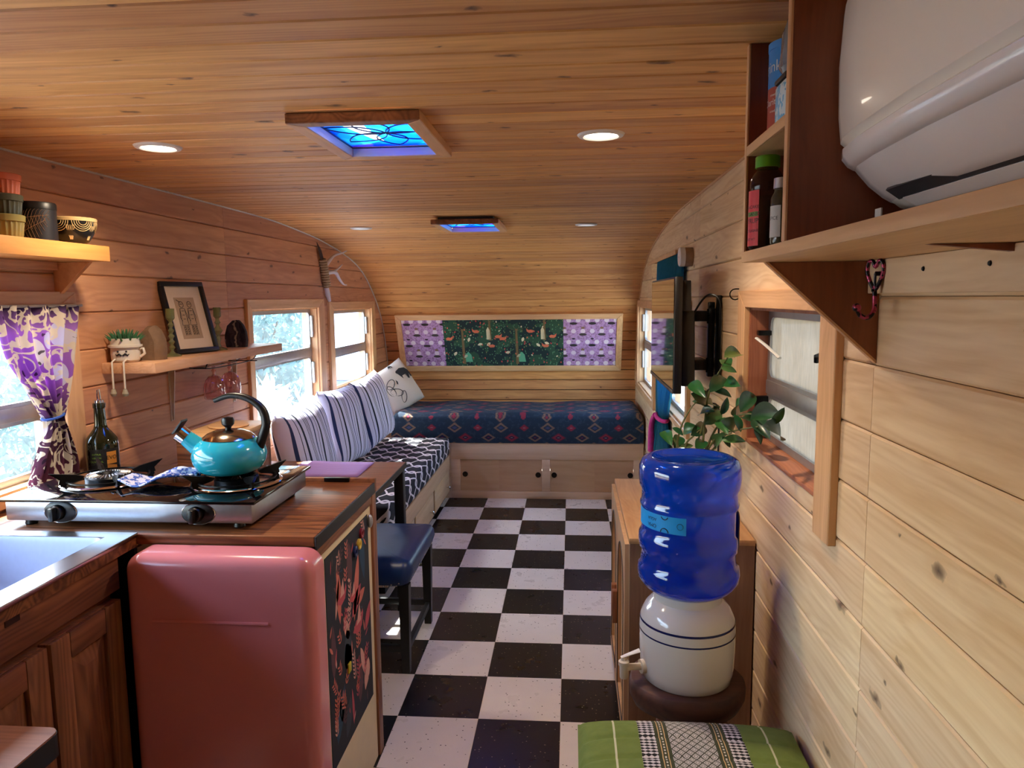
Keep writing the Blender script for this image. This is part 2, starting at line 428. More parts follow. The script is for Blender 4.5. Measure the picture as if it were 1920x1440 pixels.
for i in range(len(rs)-1):
    a, b = rs[i], rs[i+1]; na, nb = prof_n(i), prof_n(i+1)
    if a.z < 0.05: break
    gp = (b-a).normalized()*0.003; a, b = a+gp, b-gp
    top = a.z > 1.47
    th = 0.014; ch = 0.003
    d = (b-a).normalized()
    def sect(a_, b_, c0=True, c1=True):
        q = []
        if c0: q += [a_+na*ch, a_+d*ch*0.8]
        else: q += [a_]
        if c1: q += [b_-d*ch*0.8, b_+nb*ch]
        else: q += [b_]
        q += [b_+nb*th, a_+na*th]
        return [(p.y, p.z) for p in q]
    mb = MB(); hole = None
    for h in HOLES:
        if b.y > h[2] and a.y < h[3]: hole = h
    x0, x1 = XL-0.02, XR+0.02
    if hole is None: mb.prism(sect(a, b), 'x', x0, x1)
    else:
        mb.prism(sect(a, b), 'x', x0, hole[0]); mb.prism(sect(a, b), 'x', hole[1], x1)
        if a.y < hole[2]: mb.prism(sect(a, a.lerp(b, (hole[2]-a.y)/(b.y-a.y)), True, False), 'x', hole[0], hole[1])
        if b.y > hole[3]: mb.prism(sect(a.lerp(b, (hole[3]-a.y)/(b.y-a.y)), b, False, True), 'x', hole[0], hole[1])
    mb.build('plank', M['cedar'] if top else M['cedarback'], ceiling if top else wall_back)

# ------------------------------------------------------------------ side walls
WIN_L = {1: (0.45, 2.215, 0.99, 1.54), 2: (3.64, 4.64, 0.86, 1.505), 3: (4.935, 5.9, 0.9, 1.485)}  # kitchen window stretched out of view to let in more light
WIN_R = {4: (1.66, 2.37, 1.085, 1.515), 5: (3.55, 4.45, 0.9, 1.48), 6: (5.0, 6.1, 0.84, 1.475)}
def rects(y0, y1, z0, z1, holes):
    ys = sorted({y0, y1, *[h[0] for h in holes], *[h[1] for h in holes]}); ys = [y for y in ys if y0-1e-6 <= y <= y1+1e-6]
    out = []
    for a, b in zip(ys, ys[1:]):
        spans = [(z0, z1)]
        for h in holes:
            if h[0] < b-1e-6 and h[1] > a+1e-6:
                ns = []
                for (u, w) in spans:
                    if h[3] <= u or h[2] >= w: ns.append((u, w)); continue
                    if h[2] > u+0.004: ns.append((u, h[2]))
                    if h[3] < w-0.004: ns.append((h[3], w))
                spans = ns
        for (u, w) in spans:
            if out and abs(out[-1][1]-a) < 1e-6 and abs(out[-1][2]-u) < 1e-6 and abs(out[-1][3]-w) < 1e-6 and len(spans) == 1:
                out[-1] = (out[-1][0], b, u, w)
            else: out.append((a, b, u, w))
    return out
def plank_wall(name, x, out, holes, zjoint, pitch, seams, m):
    st = struct(name)
    z = zjoint - math.ceil(zjoint/pitch)*pitch
    rows = []
    while z < CEIL+0.02: rows.append((max(z, 0.0), min(z+pitch, CEIL+0.01))); z += pitch
    ch = 0.0045
    for (z0, z1) in rows:
        if z1-z0 < 0.01: continue
        # nose limit at this height
        lim = max([p.y for p in dense if p.z >= z0-0.02] or [6.4])+0.02
        ss = [YR]+[s_ for s_ in seams if s_ < lim-0.1]+[lim]
        for ya, yb in zip(ss, ss[1:]):
            rl = rects(ya+0.0008, yb-0.0008, z0, z1, holes)
            # contiguous groups make one plank
            grp = []
            for r in rl:
                if grp and abs(grp[-1][-1][1]-r[0]) < 1e-6: grp[-1].append(r)
                else: grp.append([r])
            for g in grp:
                mb = MB()
                for (a, b, u, w) in g:
                    c0 = ch if abs(u-z0) < 1e-6 else 0; c1 = ch if abs(w-z1) < 1e-6 else 0
                    if c0: u += 0.0008
                    if c1: w -= 0.0008
                    poly = [(x+out*0.014, u), (x+out*c0, u), (x, u+c0), (x, w-c1), (x+out*c1, w), (x+out*0.014, w)]
                    pp = []
                    for p in poly:
                        if not pp or (abs(p[0]-pp[-1][0])+abs(p[1]-pp[-1][1])) > 1e-7: pp.append(p)
                    mb.prism(pp, 'y', a, b)
                mb.build('plank', m, st)
    mb = MB()
    for (a, b, u, w) in rects(YR, 6.5, -0.02, CEIL+0.03, holes): mb.box(x+out*0.0142, x+out*0.03, a, b, u, w)
    mb.build('backing_board', M['birchY'], st)
    mb = MB()
    for (a, b, u, w) in rects(YR, 6.5, -0.1, CEIL+0.03, holes): mb.box(x+out*0.09, x+out*0.1, a, b, u, w)
    mb.build('outer_skin', M['alu'], st)
    return st
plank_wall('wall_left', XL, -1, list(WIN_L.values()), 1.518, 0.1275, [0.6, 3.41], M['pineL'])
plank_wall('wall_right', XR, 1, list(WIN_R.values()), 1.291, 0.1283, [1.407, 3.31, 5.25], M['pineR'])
# rear wall behind the camera
wr = struct('wall_rear')
box('panel', M['pineR'], wr, XL-0.1, XR+0.1, YR-0.05, YR, -0.1, CEIL+0.03)
# outer roof skin over the planks
mb = MB()
for i in range(len(rs)-1):
    a, b = rs[i], rs[i+1]; na, nb = prof_n(i), prof_n(i+1)
    if a.z < 0.0: break
    hole = None
    for h in HOLES:
        if b.y > h[2]-0.005 and a.y < h[3]+0.005 and a.z > 1.5: hole = h
    for (x0, x1) in ([(XL-0.1, XR+0.1)] if hole is None else [(XL-0.1, hole[0]-0.006), (hole[1]+0.006, XR+0.1)]):
        q = [a+na*0.0145, b+nb*0.0145, b+nb*0.02, a+na*0.02]
        mb.prism([(p.y, p.z) for p in q], 'x', x0, x1)
mb.build('roof_skin', plain('tar_paper', S(30, 24, 20), 0.9), ceiling)
# caulk bead where the walls meet the roof
def bead(name, x, m, r):
    pts = [(x, p.y, p.z-0.001) for p in rs if p.z > 0.75]
    mb = MB().tube(pts, r, 6, flat=(1.0, (0, 0, 1)))
    o = mb.build(name, m, None, smooth=True, angle=60); o['kind'] = 'structure'; return o
bead('trim_1', XL+0.003, M['caulk'], 0.005)
bead('trim_2', XR-0.003, M['trimY'], 0.006)

# ------------------------------------------------------------------ floor
floor = struct('floor')
box('floor_slab', M['birch'], floor, XL-0.1, XR+0.1, YR-0.05, 6.5, -0.06, -0.004)
TS = 0.3048; TX0 = -0.6505; TY0 = 5.572
def tile_mesh(name, m):
    mb = MB().box(0.0004, TS-0.0004, 0.0004, TS-0.0004, -0.003, 0.0)
    o = mb.build(name, m, floor, bevel=0.0008, seg=1); me = o.data; bpy.data.objects.remove(o); return me
tm = [tile_mesh('tile', M['tilew']), tile_mesh('tile_dark', M['tileb'])]
for c in range(-4, 4):
    for r in range(0, 23):
        o = bpy.data.objects.new('floor_tile', tm[(c+r) % 2]); C.objects.link(o); o.parent = floor
        x = TX0+c*TS; o.location = (x, TY0-(r+1)*TS, 0)

# ------------------------------------------------------------------ windows
def window(n, side, op, mid, depth, tw, pane, jm, sill_m, tz=None, latch=True, near_drop=0.0, trim_sill=False):
    y0, y1, z0, z1 = op
    X = XL if side < 0 else XR
    sx = lambda d: X+side*d
    w = struct('window_%d' % n, (sx(depth), (y0+y1)/2, z0))
    bx = lambda nm, m, d0, d1, a, b, u, v, bev=0.0: box(nm, m, w, min(sx(d0), sx(d1)), max(sx(d0), sx(d1)), a, b, u, v, bev)
    t0, t1, tt, tb = tw      # casing widths: y-low, y-high, top, bottom
    def casing(poly, m):
        MB().prism(poly, 'x', sx(-0.018), sx(0.001)).build('casing', m, w, bevel=0.002, seg=1)
    if tt: casing([(y0-t0, z1+tt), (y0, z1), (y1, z1), (y1+t1, z1+tt)], M['trimY'])
    zb = z0-(tb if tb else 0)
    if t0: casing([(y0-t0, zb-near_drop), (y0, z0-near_drop if near_drop else z0), (y0, z1), (y0-t0, z1+tt)], M['trimZ'])
    if t1: casing([(y1, z0), (y1+t1, zb), (y1+t1, z1+tt), (y1, z1)], M['trimZ'])
    if tb: casing([(y0-t0, zb), (y1+t1, zb), (y1, z0), (y0, z0)], M['trimY'])
    j = 0.008
    bx('jamb', jm, 0.0, 0.095, y0, y0+j, z0, z1); bx('jamb', jm, 0.0, 0.095, y1-j, y1, z0, z1)
    bx('head', jm, 0.0, 0.095, y0, y1, z1-j, z1)
    bx('sill', sill_m, -0.004, 0.095, y0, y1, z0, z0+0.012, 0.002)
    # metal sashes with rounded inner corners
    a, b, u, v = y0+j, y1-j, z0+0.012, z1-j
    fw = 0.022
    for (nm, lo, hi) in (('upper_sash', mid+0.012, v), ('lower_sash', u, mid-0.012)):
        mb = MB()
        R = 0.03
        outer = [(a, lo), (b, lo), (b, hi), (a, hi)]
        inner = []
        for (cy, cz, s0) in ((a+fw+R, lo+fw+R, PI), (b-fw-R, lo+fw+R, 1.5*PI), (b-fw-R, hi-fw-R, 0), (a+fw+R, hi-fw-R, 0.5*PI)):
            inner.append([(cy+R*math.cos(s0+k*PI/8), cz+R*math.sin(s0+k*PI/8)) for k in range(5)])
        for q in range(4):
            nq = (q+1) % 4
            mb.prism([outer[q]]+inner[q][2:][::1]+[] + inner[nq][:3] + [outer[nq]], 'x', sx(depth-0.008), sx(depth+0.008))
        sash = mb.build(nm, M['alu'], w)
        p = MB().box(sx(depth)-0.0015, sx(depth)+0.0015, a+0.01, b-0.01, lo+0.01, hi-0.01).build('pane', pane, sash)
    bx('mid_rail', M['alu'], depth-0.012, depth+0.014, a, b, mid-0.022, mid+0.022, 0.003)
    if latch:
        for zz in (mid+0.17, mid-0.13):
            bx('sash_arm', M['alu'], depth-0.03, depth-0.012, b-0.022, b-0.006, zz-0.07, zz+0.07, 0.004)
    return w
window(1, -1, WIN_L[1], 1.215, 0.05, (0.06, 0.085, 0.048, 0.03), M['pane'], M['trimZ'], M['trimY'])
window(2, -1, WIN_L[2], 1.215, 0.05, (0.055, 0.105, 0.055, 0.03), M['pane'], M['trimZ'], M['trimY'])
window(3, -1, WIN_L[3], 1.175, 0.05, (0.09, 0.10, 0.055, 0.03), M['pane'], M['trimZ'], M['trimY'])
w4 = window(4, 1, WIN_R[4], 1.265, 0.065, (0.10, 0.09, 0.052, 0.0), M['fog'], M['jambR'], M['sillR'], latch=False, near_drop=0.07)
window(5, 1, WIN_R[5], 1.2, 0.05, (0.06, 0.06, 0.05, 0.03), M['pane'], M['trimZ'], M['trimY'])
window(6, 1, WIN_R[6], 1.17, 0.05, (0.09, 0.09, 0.05, 0.05), M['pane'], M['trimZ'], M['trimY'])
# latches and hinges on the right window
xg = XR+0.065
for (y, z) in ((2.335, 1.435), (2.34, 1.205)):
    box('hinge', M['blackmetal'], w4, xg-0.045, xg-0.004, y, y+0.024, z-0.03 if z < 1.3 else z-0.008, z+0.03 if z < 1.3 else z+0.008, 0.003)
tube('latch_arm', M['white'], w4, [(XR+0.012, 2.33, 1.42), (XR+0.032, 2.30, 1.40), (xg-0.006, 2.235, 1.365)], 0.0075, 8, flat=(0.55, (0, 0, 1)))
tube('latch_hook', M['blackmetal'], w4, [(xg-0.008, 1.80, 1.395), (xg-0.02, 1.835, 1.405), (xg-0.022, 1.86, 1.40), (xg-0.02, 1.865, 1.385)], 0.007, 6)
# ------------------------------------------------------------------ outdoors
ground = MB().box(-60, 40, -40, 60, -0.75, -0.7).build('ground', plain('dry_ground', S(150, 148, 144), 0.9, 0, 0.25, 3, 0.3)); ground['kind'] = 'structure'
def leaf_mat(name, c1, c2):
    t = NT(name); n = t.noise(t.coord(), 5, 3)
    c = t.mix(n, c1, c2)
    d = t.n('ShaderNodeBsdfDiffuse'); t.l(c, d.inputs[0]); tl = t.n('ShaderNodeBsdfTranslucent'); t.l(c, tl.inputs[0])
    mx = t.n('ShaderNodeMixShader'); mx.inputs[0].default_value = 0.4; t.l(d.outputs[0], mx.inputs[1]); t.l(tl.outputs[0], mx.inputs[2])
    return t.done(mx.outputs[0])
M['bush'] = leaf_mat('bush_leaf', S(74, 108, 104), S(130, 158, 156))
M['bush2'] = leaf_mat('grass_leaf', S(130, 140, 124), S(190, 194, 178))
def shrub(label, c, r, n, m, ls, group):
    mb = MB()
    for _ in range(n):
        d = Vector((random.gauss(0, 1), random.gauss(0, 1), random.gauss(0, 1))).normalized()
        k = random.random()**0.4
        p = Vector((c[0]+d.x*r[0]*k, c[1]+d.y*r[1]*k, c[2]+r[2]*0.95+d.z*r[2]*k))
        e = Vector((random.gauss(0, 1), random.gauss(0, 1), random.gauss(0.6, 1))).normalized()
        s = e.cross(Vector((random.gauss(0, 1), random.gauss(0, 1), random.gauss(0, 1)))).normalized()
        L = ls*random.uniform(0.7, 1.4)
        mb.add([p, p+e*L*0.5+s*L*0.16, p+e*L, p+e*L*0.5-s*L*0.16], [(0, 1, 2, 3)])
    t_ = thing('shrub', label, 'shrub', (c[0], c[1], c[2]), group=group)
    f = mb.build('foliage', m, t_); f['kind'] = 'stuff'
    mb = MB()
    for k in range(5):
        a = k*1.3
        mb.tube([(c[0], c[1], c[2]), (c[0]+math.cos(a)*r[0]*0.3, c[1]+math.sin(a)*r[1]*0.3, c[2]+r[2]*0.8), (c[0]+math.cos(a)*r[0]*0.6, c[1]+math.sin(a)*r[1]*0.6, c[2]+r[2]*1.5)], [0.04, 0.025, 0.01], 5)
    mb.build('stem', plain('shrub_stem', S(90, 70, 50)), t_)
    return t_
shrub('tall silvery green bush outside the window above the sofa', (-4.4, 9.2, -0.7), (1.15, 1.3, 1.5), 5000, M['bush'], 0.17, 'bushes outdoors')
shrub('pale dry bush low outside the window behind the kettle', (-3.0, 6.6, -0.7), (0.7, 0.8, 0.75), 3000, M['bush2'], 0.15, 'bushes outdoors')
shrub('leafy bush outside the window with the purple curtain', (-4.6, 5.4, -0.7), (1.2, 1.5, 1.4), 4200, M['bush'], 0.14, 'bushes outdoors')
# neighbouring white trailer seen through the far left window
tr = thing('parked_trailer', 'white trailer parked outside beyond the far left window', 'trailer', (-4.6, 14.6, -0.7))
box('body', plain('trailer_white', S(176, 178, 196), 0.5), tr, -6.6, -2.4, 13.6, 15.6, 0.0, 1.9, 0.15, 3)
box('skirt', plain('trailer_blue', S(90, 120, 190), 0.5), tr, -6.5, -2.5, 13.7, 15.5, -0.45, 0.0, 0.02)
for xx in (-5.6, -3.4):
    MB().lathe([(0.0, -0.1), (0.3, -0.1), (0.3, 0.1), (0.0, 0.1)], (xx, 13.75, -0.4), 20, Matrix.Rotation(PI/2, 3, 'X')).build('wheel', M['black'], tr, smooth=True)
# ------------------------------------------------------------------ kitchen: sink cabinet
CT = 0.95
cab = thing('sink_cabinet', 'red-brown wooden base cabinet with raised panel doors under the sink', 'cabinet', (-1.4, 1.2, 0))
for q in ((XL, -1.165, 0.6, 0.618), (XL, -1.165, 1.682, 1.70), (XL, XL+0.012, 0.6185, 1.6815)): box('side_board', M['alderY'], cab, q[0], q[1], q[2], q[3], 0.08, 0.79 if q[2] > 1.6 else 0.916)
box('base_board', M['alderY'], cab, XL+0.0125, -1.165, 0.6185, 1.6815, 0.08, 0.098)
box('face_rail', M['alderY'], cab, -1.185, -1.1655, 0.6185, 1.6815, 0.80, 0.916)
box('toe_kick', M['black'], cab, XL, -1.22, 0.6, 1.70, 0.0, 0.08)
box('top_rail', M['alderY'], cab, -1.165, -1.15, 0.6, 1.70, 0.825, 0.916, 0.002)
def raised_door(parent, x, y0, y1, z0, z1):
    fw = 0.062
    d = MB().box(x, x+0.02, y0, y1, z0, z1).build('door', M['alder'], parent, bevel=0.003)
    d.name = 'door'
    # frame pieces sit proud of the door slab, the centre panel is fielded
    for (a, b, u, v, m, nm) in ((y0, y0+fw, z0, z1, 'alder', 'stile'), (y1-fw, y1, z0, z1, 'alder', 'stile'), (y0+fw, y1-fw, z1-fw, z1, 'alderY', 'rail'), (y0+fw, y1-fw, z0, z0+fw, 'alderY', 'rail')):
        box(nm, M[m], d, x+0.0195, x+0.032, a+0.0004, b-0.0004, u, v, 0.003)
    a, b, u, v = y0+fw+0.004, y1-fw-0.004, z0+fw+0.004, z1-fw-0.004
    i = 0.038; mb = MB()
    vs = [(x+0.0195, a, u), (x+0.0195, b, u), (x+0.0195, b, v), (x+0.0195, a, v), (x+0.029, a+i, u+i), (x+0.029, b-i, u+i), (x+0.029, b-i, v-i), (x+0.029, a+i, v-i)]
    mb.add(vs, [(0, 1, 5, 4), (1, 2, 6, 5), (2, 3, 7, 6), (3, 0, 4, 7), (4, 5, 6, 7)])
    mb.build('panel', M['alder'], d)
    return d
for (a, b) in ((1.425, 1.675), (1.165, 1.415), (0.905, 1.155), (0.645, 0.895)): raised_door(cab, -1.165, a, b, 0.12, 0.81)
box('gap_shade_panel', M['black'], cab, XL, -1.13, 1.7402, 1.752, 0.0, 0.915)  # added black sheet standing in for the unlit gap beside the fridge
box('label_plate', plain('brown_plate', S(58, 30, 26), 0.5), cab, -1.1502, -1.148, 1.325, 1.365, 0.895, 0.918)

# worktop: an L, walnut, with a hole for the basin
wt = thing('worktop', 'dark walnut worktop wrapping from the sink to the two-burner stove', 'worktop', (-1.2, 1.9, 0.92))
BX = (-1.58, -1.19, 0.98, 1.715)
mb = MB().box(XL, -0.656, 1.757, 2.315, 0.922, CT)
mb.build('slab', M['walnutX'], wt, bevel=0.003)
mb = MB()
for (a, b, u, v) in ((XL, BX[0]-0.012, 0.6, 1.756), (BX[1]+0.012, -1.133, 0.6, 1.756), (BX[0]-0.012, BX[1]+0.012, 0.6, BX[2]-0.012), (BX[0]-0.012, BX[1]+0.012, BX[3]+0.012, 1.756)):
    mb.box(a, b, u, v, 0.917, CT-0.001)
mb.build('sink_slab', M['walnutX'], wt)
box('edge_band', plain('black_edge', S(30, 31, 34), 0.5), wt, -0.6555, -0.650, 1.757, 2.315, 0.914, CT-0.001, 0.001)
bb = box('back_lip', M['alderY'], wt, -1.2, -0.65, 2.315, 2.335, 0.914, CT+0.012, 0.002)
box('hinge_plate', M['blackmetal'], wt, -0.82, -0.735, 2.308, 2.322, CT+0.002, CT+0.0145, 0.001)

# stainless sink
sk = thing('sink', 'stainless steel drop-in kitchen sink in the left counter', 'sink', (-1.38, 1.3, 0.95))
mb = MB()
for (a, b, u, v) in ((-1.625, BX[0], 0.75, 1.755), (BX[1], -1.128, 0.75, 1.755), (BX[0], BX[1], 0.75, BX[2]), (BX[0], BX[1], BX[3], 1.755)):
    mb.box(a, b, u, v, CT, CT+0.005)
mb.build('rim', M['steel'], sk)
mb = MB()
zb = 0.80
def rrect(x0, x1, y0, y1, r, z, n=6):
    q = []
    for (cx, cy, s_) in ((x1-r, y0+r, -PI/2), (x1-r, y1-r, 0), (x0+r, y1-r, PI/2), (x0+r, y0+r, PI)):
        for k in range(n+1): q.append((cx+r*math.cos(s_+k*PI/2/n), cy+r*math.sin(s_+k*PI/2/n), z))
    return q
a, b, u, v = BX
rings = [rrect(a-0.008, b+0.008, u-0.008, v+0.008, 0.03, CT-0.0005), rrect(a, b, u, v, 0.03, CT+0.003), rrect(a+0.004, b-0.004, u+0.004, v-0.004, 0.035, CT-0.01)]
for k in range(6):
    t_ = k/5*PI/2; ins = 0.014+0.035*(1-math.cos(t_)); rings.append(rrect(a+ins, b-ins, u+ins, v-ins, 0.05, zb+0.035*(1-math.sin(t_))))
n = len(rings[0]); mb = MB().add([p for q in rings for p in q], [(i*n+k, i*n+(k+1) % n, (i+1)*n+(k+1) % n, (i+1)*n+k) for i in range(len(rings)-1) for k in range(n)]+[tuple((len(rings)-1)*n+k for k in range(n))])
mb.build('basin', plain('sky_tinted_basin', S(168, 178, 206), 0.45, 0.35, 0.06, 80), sk, smooth=True, angle=50)  # sky reflection put into the base colour as blue-grey
lathe('drain', M['chrome'], sk, [(0.0, 0.0), (0.03, 0.0), (0.042, 0.004), (0.045, 0.002)], (-1.385, 1.35, zb+0.002), 24)
box('apron_strip', M['steel'], sk, -1.1325, -1.127, 0.75, 1.755, 0.944, CT+0.004, 0.001)

# ------------------------------------------------------------------ pink fridge
fr = thing('mini_fridge', 'retro pink mini fridge with rounded door below the worktop', 'fridge', (-0.875, 1.95, 0))
pink = plain('pink_enamel', S(212, 128, 134), 0.22, 0.0, 0.02, 8, Coat_Weight=0.35, Coat_Roughness=0.12)
box('body', pink, fr, -1.105, -0.668, 1.757, 2.26, 0.03, 0.915, 0.01)
# door lofted with a generous edge radius
def rounded_slab(x0, x1, z0, z1, yb, yf, R, r):
    mb = MB(); secs = []
    def ring(ins, y):
        q = []
        rr = max(R-ins, 0.004)
        for (cx, cz, s) in ((x1-ins-rr, z0+ins+rr, -PI/2), (x1-ins-rr, z1-ins-rr, 0), (x0+ins+rr, z1-ins-rr, PI/2), (x0+ins+rr, z0+ins+rr, PI)):
            for k in range(7): q.append((cx+rr*math.cos(s+k*PI/12), y, cz+rr*math.sin(s+k*PI/12)))
        return q
    rings = [ring(0.0, yb)]
    for k in range(7):
        a = k/6*PI/2; rings.append(ring(r*(1-math.cos(a)), yf+r-r*math.sin(a)))
    n = len(rings[0]); vs = [p for q in rings for p in q]; fs = [tuple(range(n))]
    for i in range(len(rings)-1):
        for k in range(n): fs.append((i*n+k, i*n+(k+1) % n, (i+1)*n+(k+1) % n, (i+1)*n+k))
    fs.append(tuple((len(rings)-1)*n+k for k in range(n)))
    return mb.add(vs, fs)
dr = rounded_slab(-1.12, -0.632, 0.05, 0.925, 1.752, 1.662, 0.045, 0.035).build('door', pink, fr, smooth=True, angle=60)
MB().tube([(-1.045, 1.6605, 0.758), (-0.745, 1.6605, 0.7585)], 0.0045, 8).build('trim_bar', pink, dr, smooth=True)
mb = text_on(MB(), 'ICONIC', 0.014, lambda x, y: (-0.865+x*1.8, 1.6614, 0.774+y))
mb.build('raised_letters', pink, dr)

# ------------------------------------------------------------------ peninsula cabinet with printed end panel
pc = thing('peninsula_cabinet', 'cream end cabinet with dark floral print panel beside the pink fridge', 'cabinet', (-0.85, 2.05, 0))
cream = plain('cream_paint', S(226, 208, 176), 0.5)
box('end_panel', cream, pc, -0.668, -0.6601, 1.770, 2.282, 0.0, 0.886)
box('top_rail', M['alderY'], pc, -0.668, -0.654, 1.762, 2.284, 0.886, 0.916, 0.001)
box('post', M['alder'], pc, -0.70, -0.652, 2.284, 2.330, 0.0, 0.913, 0.002)
navy = plain('print_ground', S(26, 26, 40), 0.7)
pr = box('print_panel', navy, pc, -0.6605, -0.6585, 1.832, 2.245, 0.245, 0.862)
# flat printed motifs: leaves, sprigs, birds
PXp = -0.6582
def leaf2(cx, cy, L, W, ang, n=8, bend=0.0):
    out = []
    for k in range(n+1):
        t_ = k/n; w = W*math.sin(PI*t_)**0.8*(1-0.3*t_); out.append((t_*L, w+bend*L*t_*t_))
    for k in range(n-1, 0, -1):
        t_ = k/n; w = W*math.sin(PI*t_)**0.8*(1-0.3*t_); out.append((t_*L, -w+bend*L*t_*t_))
    c, s = math.cos(ang), math.sin(ang)
    return [(cx+p[0]*c-p[1]*s, cy+p[0]*s+p[1]*c) for p in out]
cols = {'coral': S(206, 112, 100), 'rose': S(190, 78, 92), 'blush': S(216, 160, 150), 'teal': S(24, 62, 92), 'slate': S(52, 62, 76), 'plum': S(92, 58, 66)}
mbs = {k: MB() for k in cols}
def decal(col, poly, lift=0.0):
    n = len(poly); mbs[col].add([(PXp+lift, min(max(p[0], 1.834), 2.243), min(max(p[1], 0.247), 0.860)) for p in poly], [tuple(range(n))])
random.seed(11)
big = [(1.93, 0.80, 'coral', 0.17, 0.025, -1.5), (2.13, 0.77, 'coral', 0.20, 0.028, -1.9), (2.17, 0.83, 'teal', 0.16, 0.03, -1.6), (2.04, 0.84, 'plum', 0.16, 0.03, -1.55), (1.90, 0.66, 'blush', 0.12, 0.012, 1.2),
       (2.05, 0.60, 'rose', 0.12, 0.03, 0.6), (2.02, 0.55, 'blush', 0.10, 0.022, 2.2), (1.98, 0.55, 'teal', 0.12, 0.04, -1.2), (2.1, 0.62, 'coral', 0.09, 0.02, 0.2), (2.0, 0.43, 'slate', 0.17, 0.045, 1.5),
       (2.12, 0.47, 'blush', 0.12, 0.02, -1.1), (2.18, 0.50, 'rose', 0.10, 0.025, 0.9), (2.2, 0.40, 'blush', 0.10, 0.035, -1.9), (1.93, 0.34, 'rose', 0.08, 0.02, 1.7), (2.1, 0.30, 'plum', 0.14, 0.03, 1.4),
       (1.88, 0.30, 'teal', 0.16, 0.035, 1.2), (1.96, 0.27, 'slate', 0.12, 0.03, 1.0), (2.03, 0.27, 'rose', 0.12, 0.012, 1.5), (1.87, 0.50, 'plum', 0.16, 0.025, 1.5)]
for (y, z, c_, L, W, a) in big: decal(c_, leaf2(y, z, L, W, a, bend=random.uniform(-0.15, 0.15)), 0.0001)
for k in range(26):      # sprigs of small leaves
    y, z, a = random.uniform(1.86, 2.2), random.uniform(0.27, 0.82), random.uniform(0.9, 2.2)
    c_ = random.choice(['coral', 'rose', 'blush', 'plum', 'coral'])
    for j in range(random.randint(3, 7)):
        yy, zz = y+math.cos(a)*j*0.013, z+math.sin(a)*j*0.013
        for sgn in (-1, 1): decal(c_, leaf2(yy, zz, 0.022, 0.004, a+sgn*0.8, 5), 0.0002)
for k in range(40):
    decal(random.choice(list(cols)), leaf2(random.uniform(1.84, 2.22), random.uniform(0.26, 0.84), random.uniform(0.02, 0.05), random.uniform(0.003, 0.007), random.uniform(0, PI), 5), 0.00015)
for (y, z, k) in ((1.955, 0.70, 1.0), (2.10, 0.55, 1.2), (2.06, 0.66, 0.8)):    # birds
    decal('rose', [(y-0.04*k, z), (y-0.01*k, z+0.02*k), (y+0.03*k, z+0.012*k), (y+0.045*k, z+0.03*k), (y+0.05*k, z+0.015*k), (y+0.035*k, z-0.012*k), (y, z-0.02*k)], 0.0003)
    decal('blush', [(y-0.01*k, z+0.005*k), (y+0.02*k, z+0.055*k), (y+0.03*k, z+0.005*k)], 0.0004)
for k, mb in mbs.items():
    if mb.f: mb.build('print_motif', plain('print_'+k, cols[k], 0.7), pr)['kind'] = 'stuff'
def ringmag(label, col, y, z, r):
    o = MB().lathe([(0.35*r, 0.0), (r, 0.0), (r, 0.006), (0.8*r, 0.008), (0.35*r, 0.005), (0.35*r, 0.0)], (-0.658, y, z), 20, Matrix.Rotation(PI/2, 3, 'Y'), caps=False).build('magnet', plain('magnet_'+label[:6], col, 0.4), None, smooth=True)
    tag(o, label, 'magnet', 'round magnets on the printed panel')
ringmag('round yellow magnet on the dark printed panel', S(210, 176, 60), 2.135, 0.80, 0.017)
ringmag('round navy blue magnet on the dark printed panel', S(24, 40, 90), 2.095, 0.79, 0.018)
ringmag('round crimson magnet on the dark printed panel', S(130, 30, 50), 2.165, 0.825, 0.017)
o = box('magnet', plain('magnet_yellow2', S(190, 176, 40), 0.5), None, -0.6580, -0.652, 1.985, 2.01, 0.455, 0.485, 0.003)
tag(o, 'small yellow rectangular magnet low on the printed panel', 'magnet')
ct = thing('cabinet_latch', 'oval metal turn latch on the cream cabinet edge', 'latch', (-0.658, 2.255, 0.83))
MB().sphere((-0.650, 2.255, 0.835), 0.018, 16, 10).build('oval_knob', M['alu'], ct, smooth=True).scale = (0.55, 0.7, 1.25)
MB().lathe([(0.0, 0), (0.008, 0), (0.008, 0.01), (0, 0.01)], (-0.6601, 2.255, 0.835), 12, Matrix.Rotation(PI/2, 3, 'Y')).build('spindle', M['alu'], ct, smooth=True)

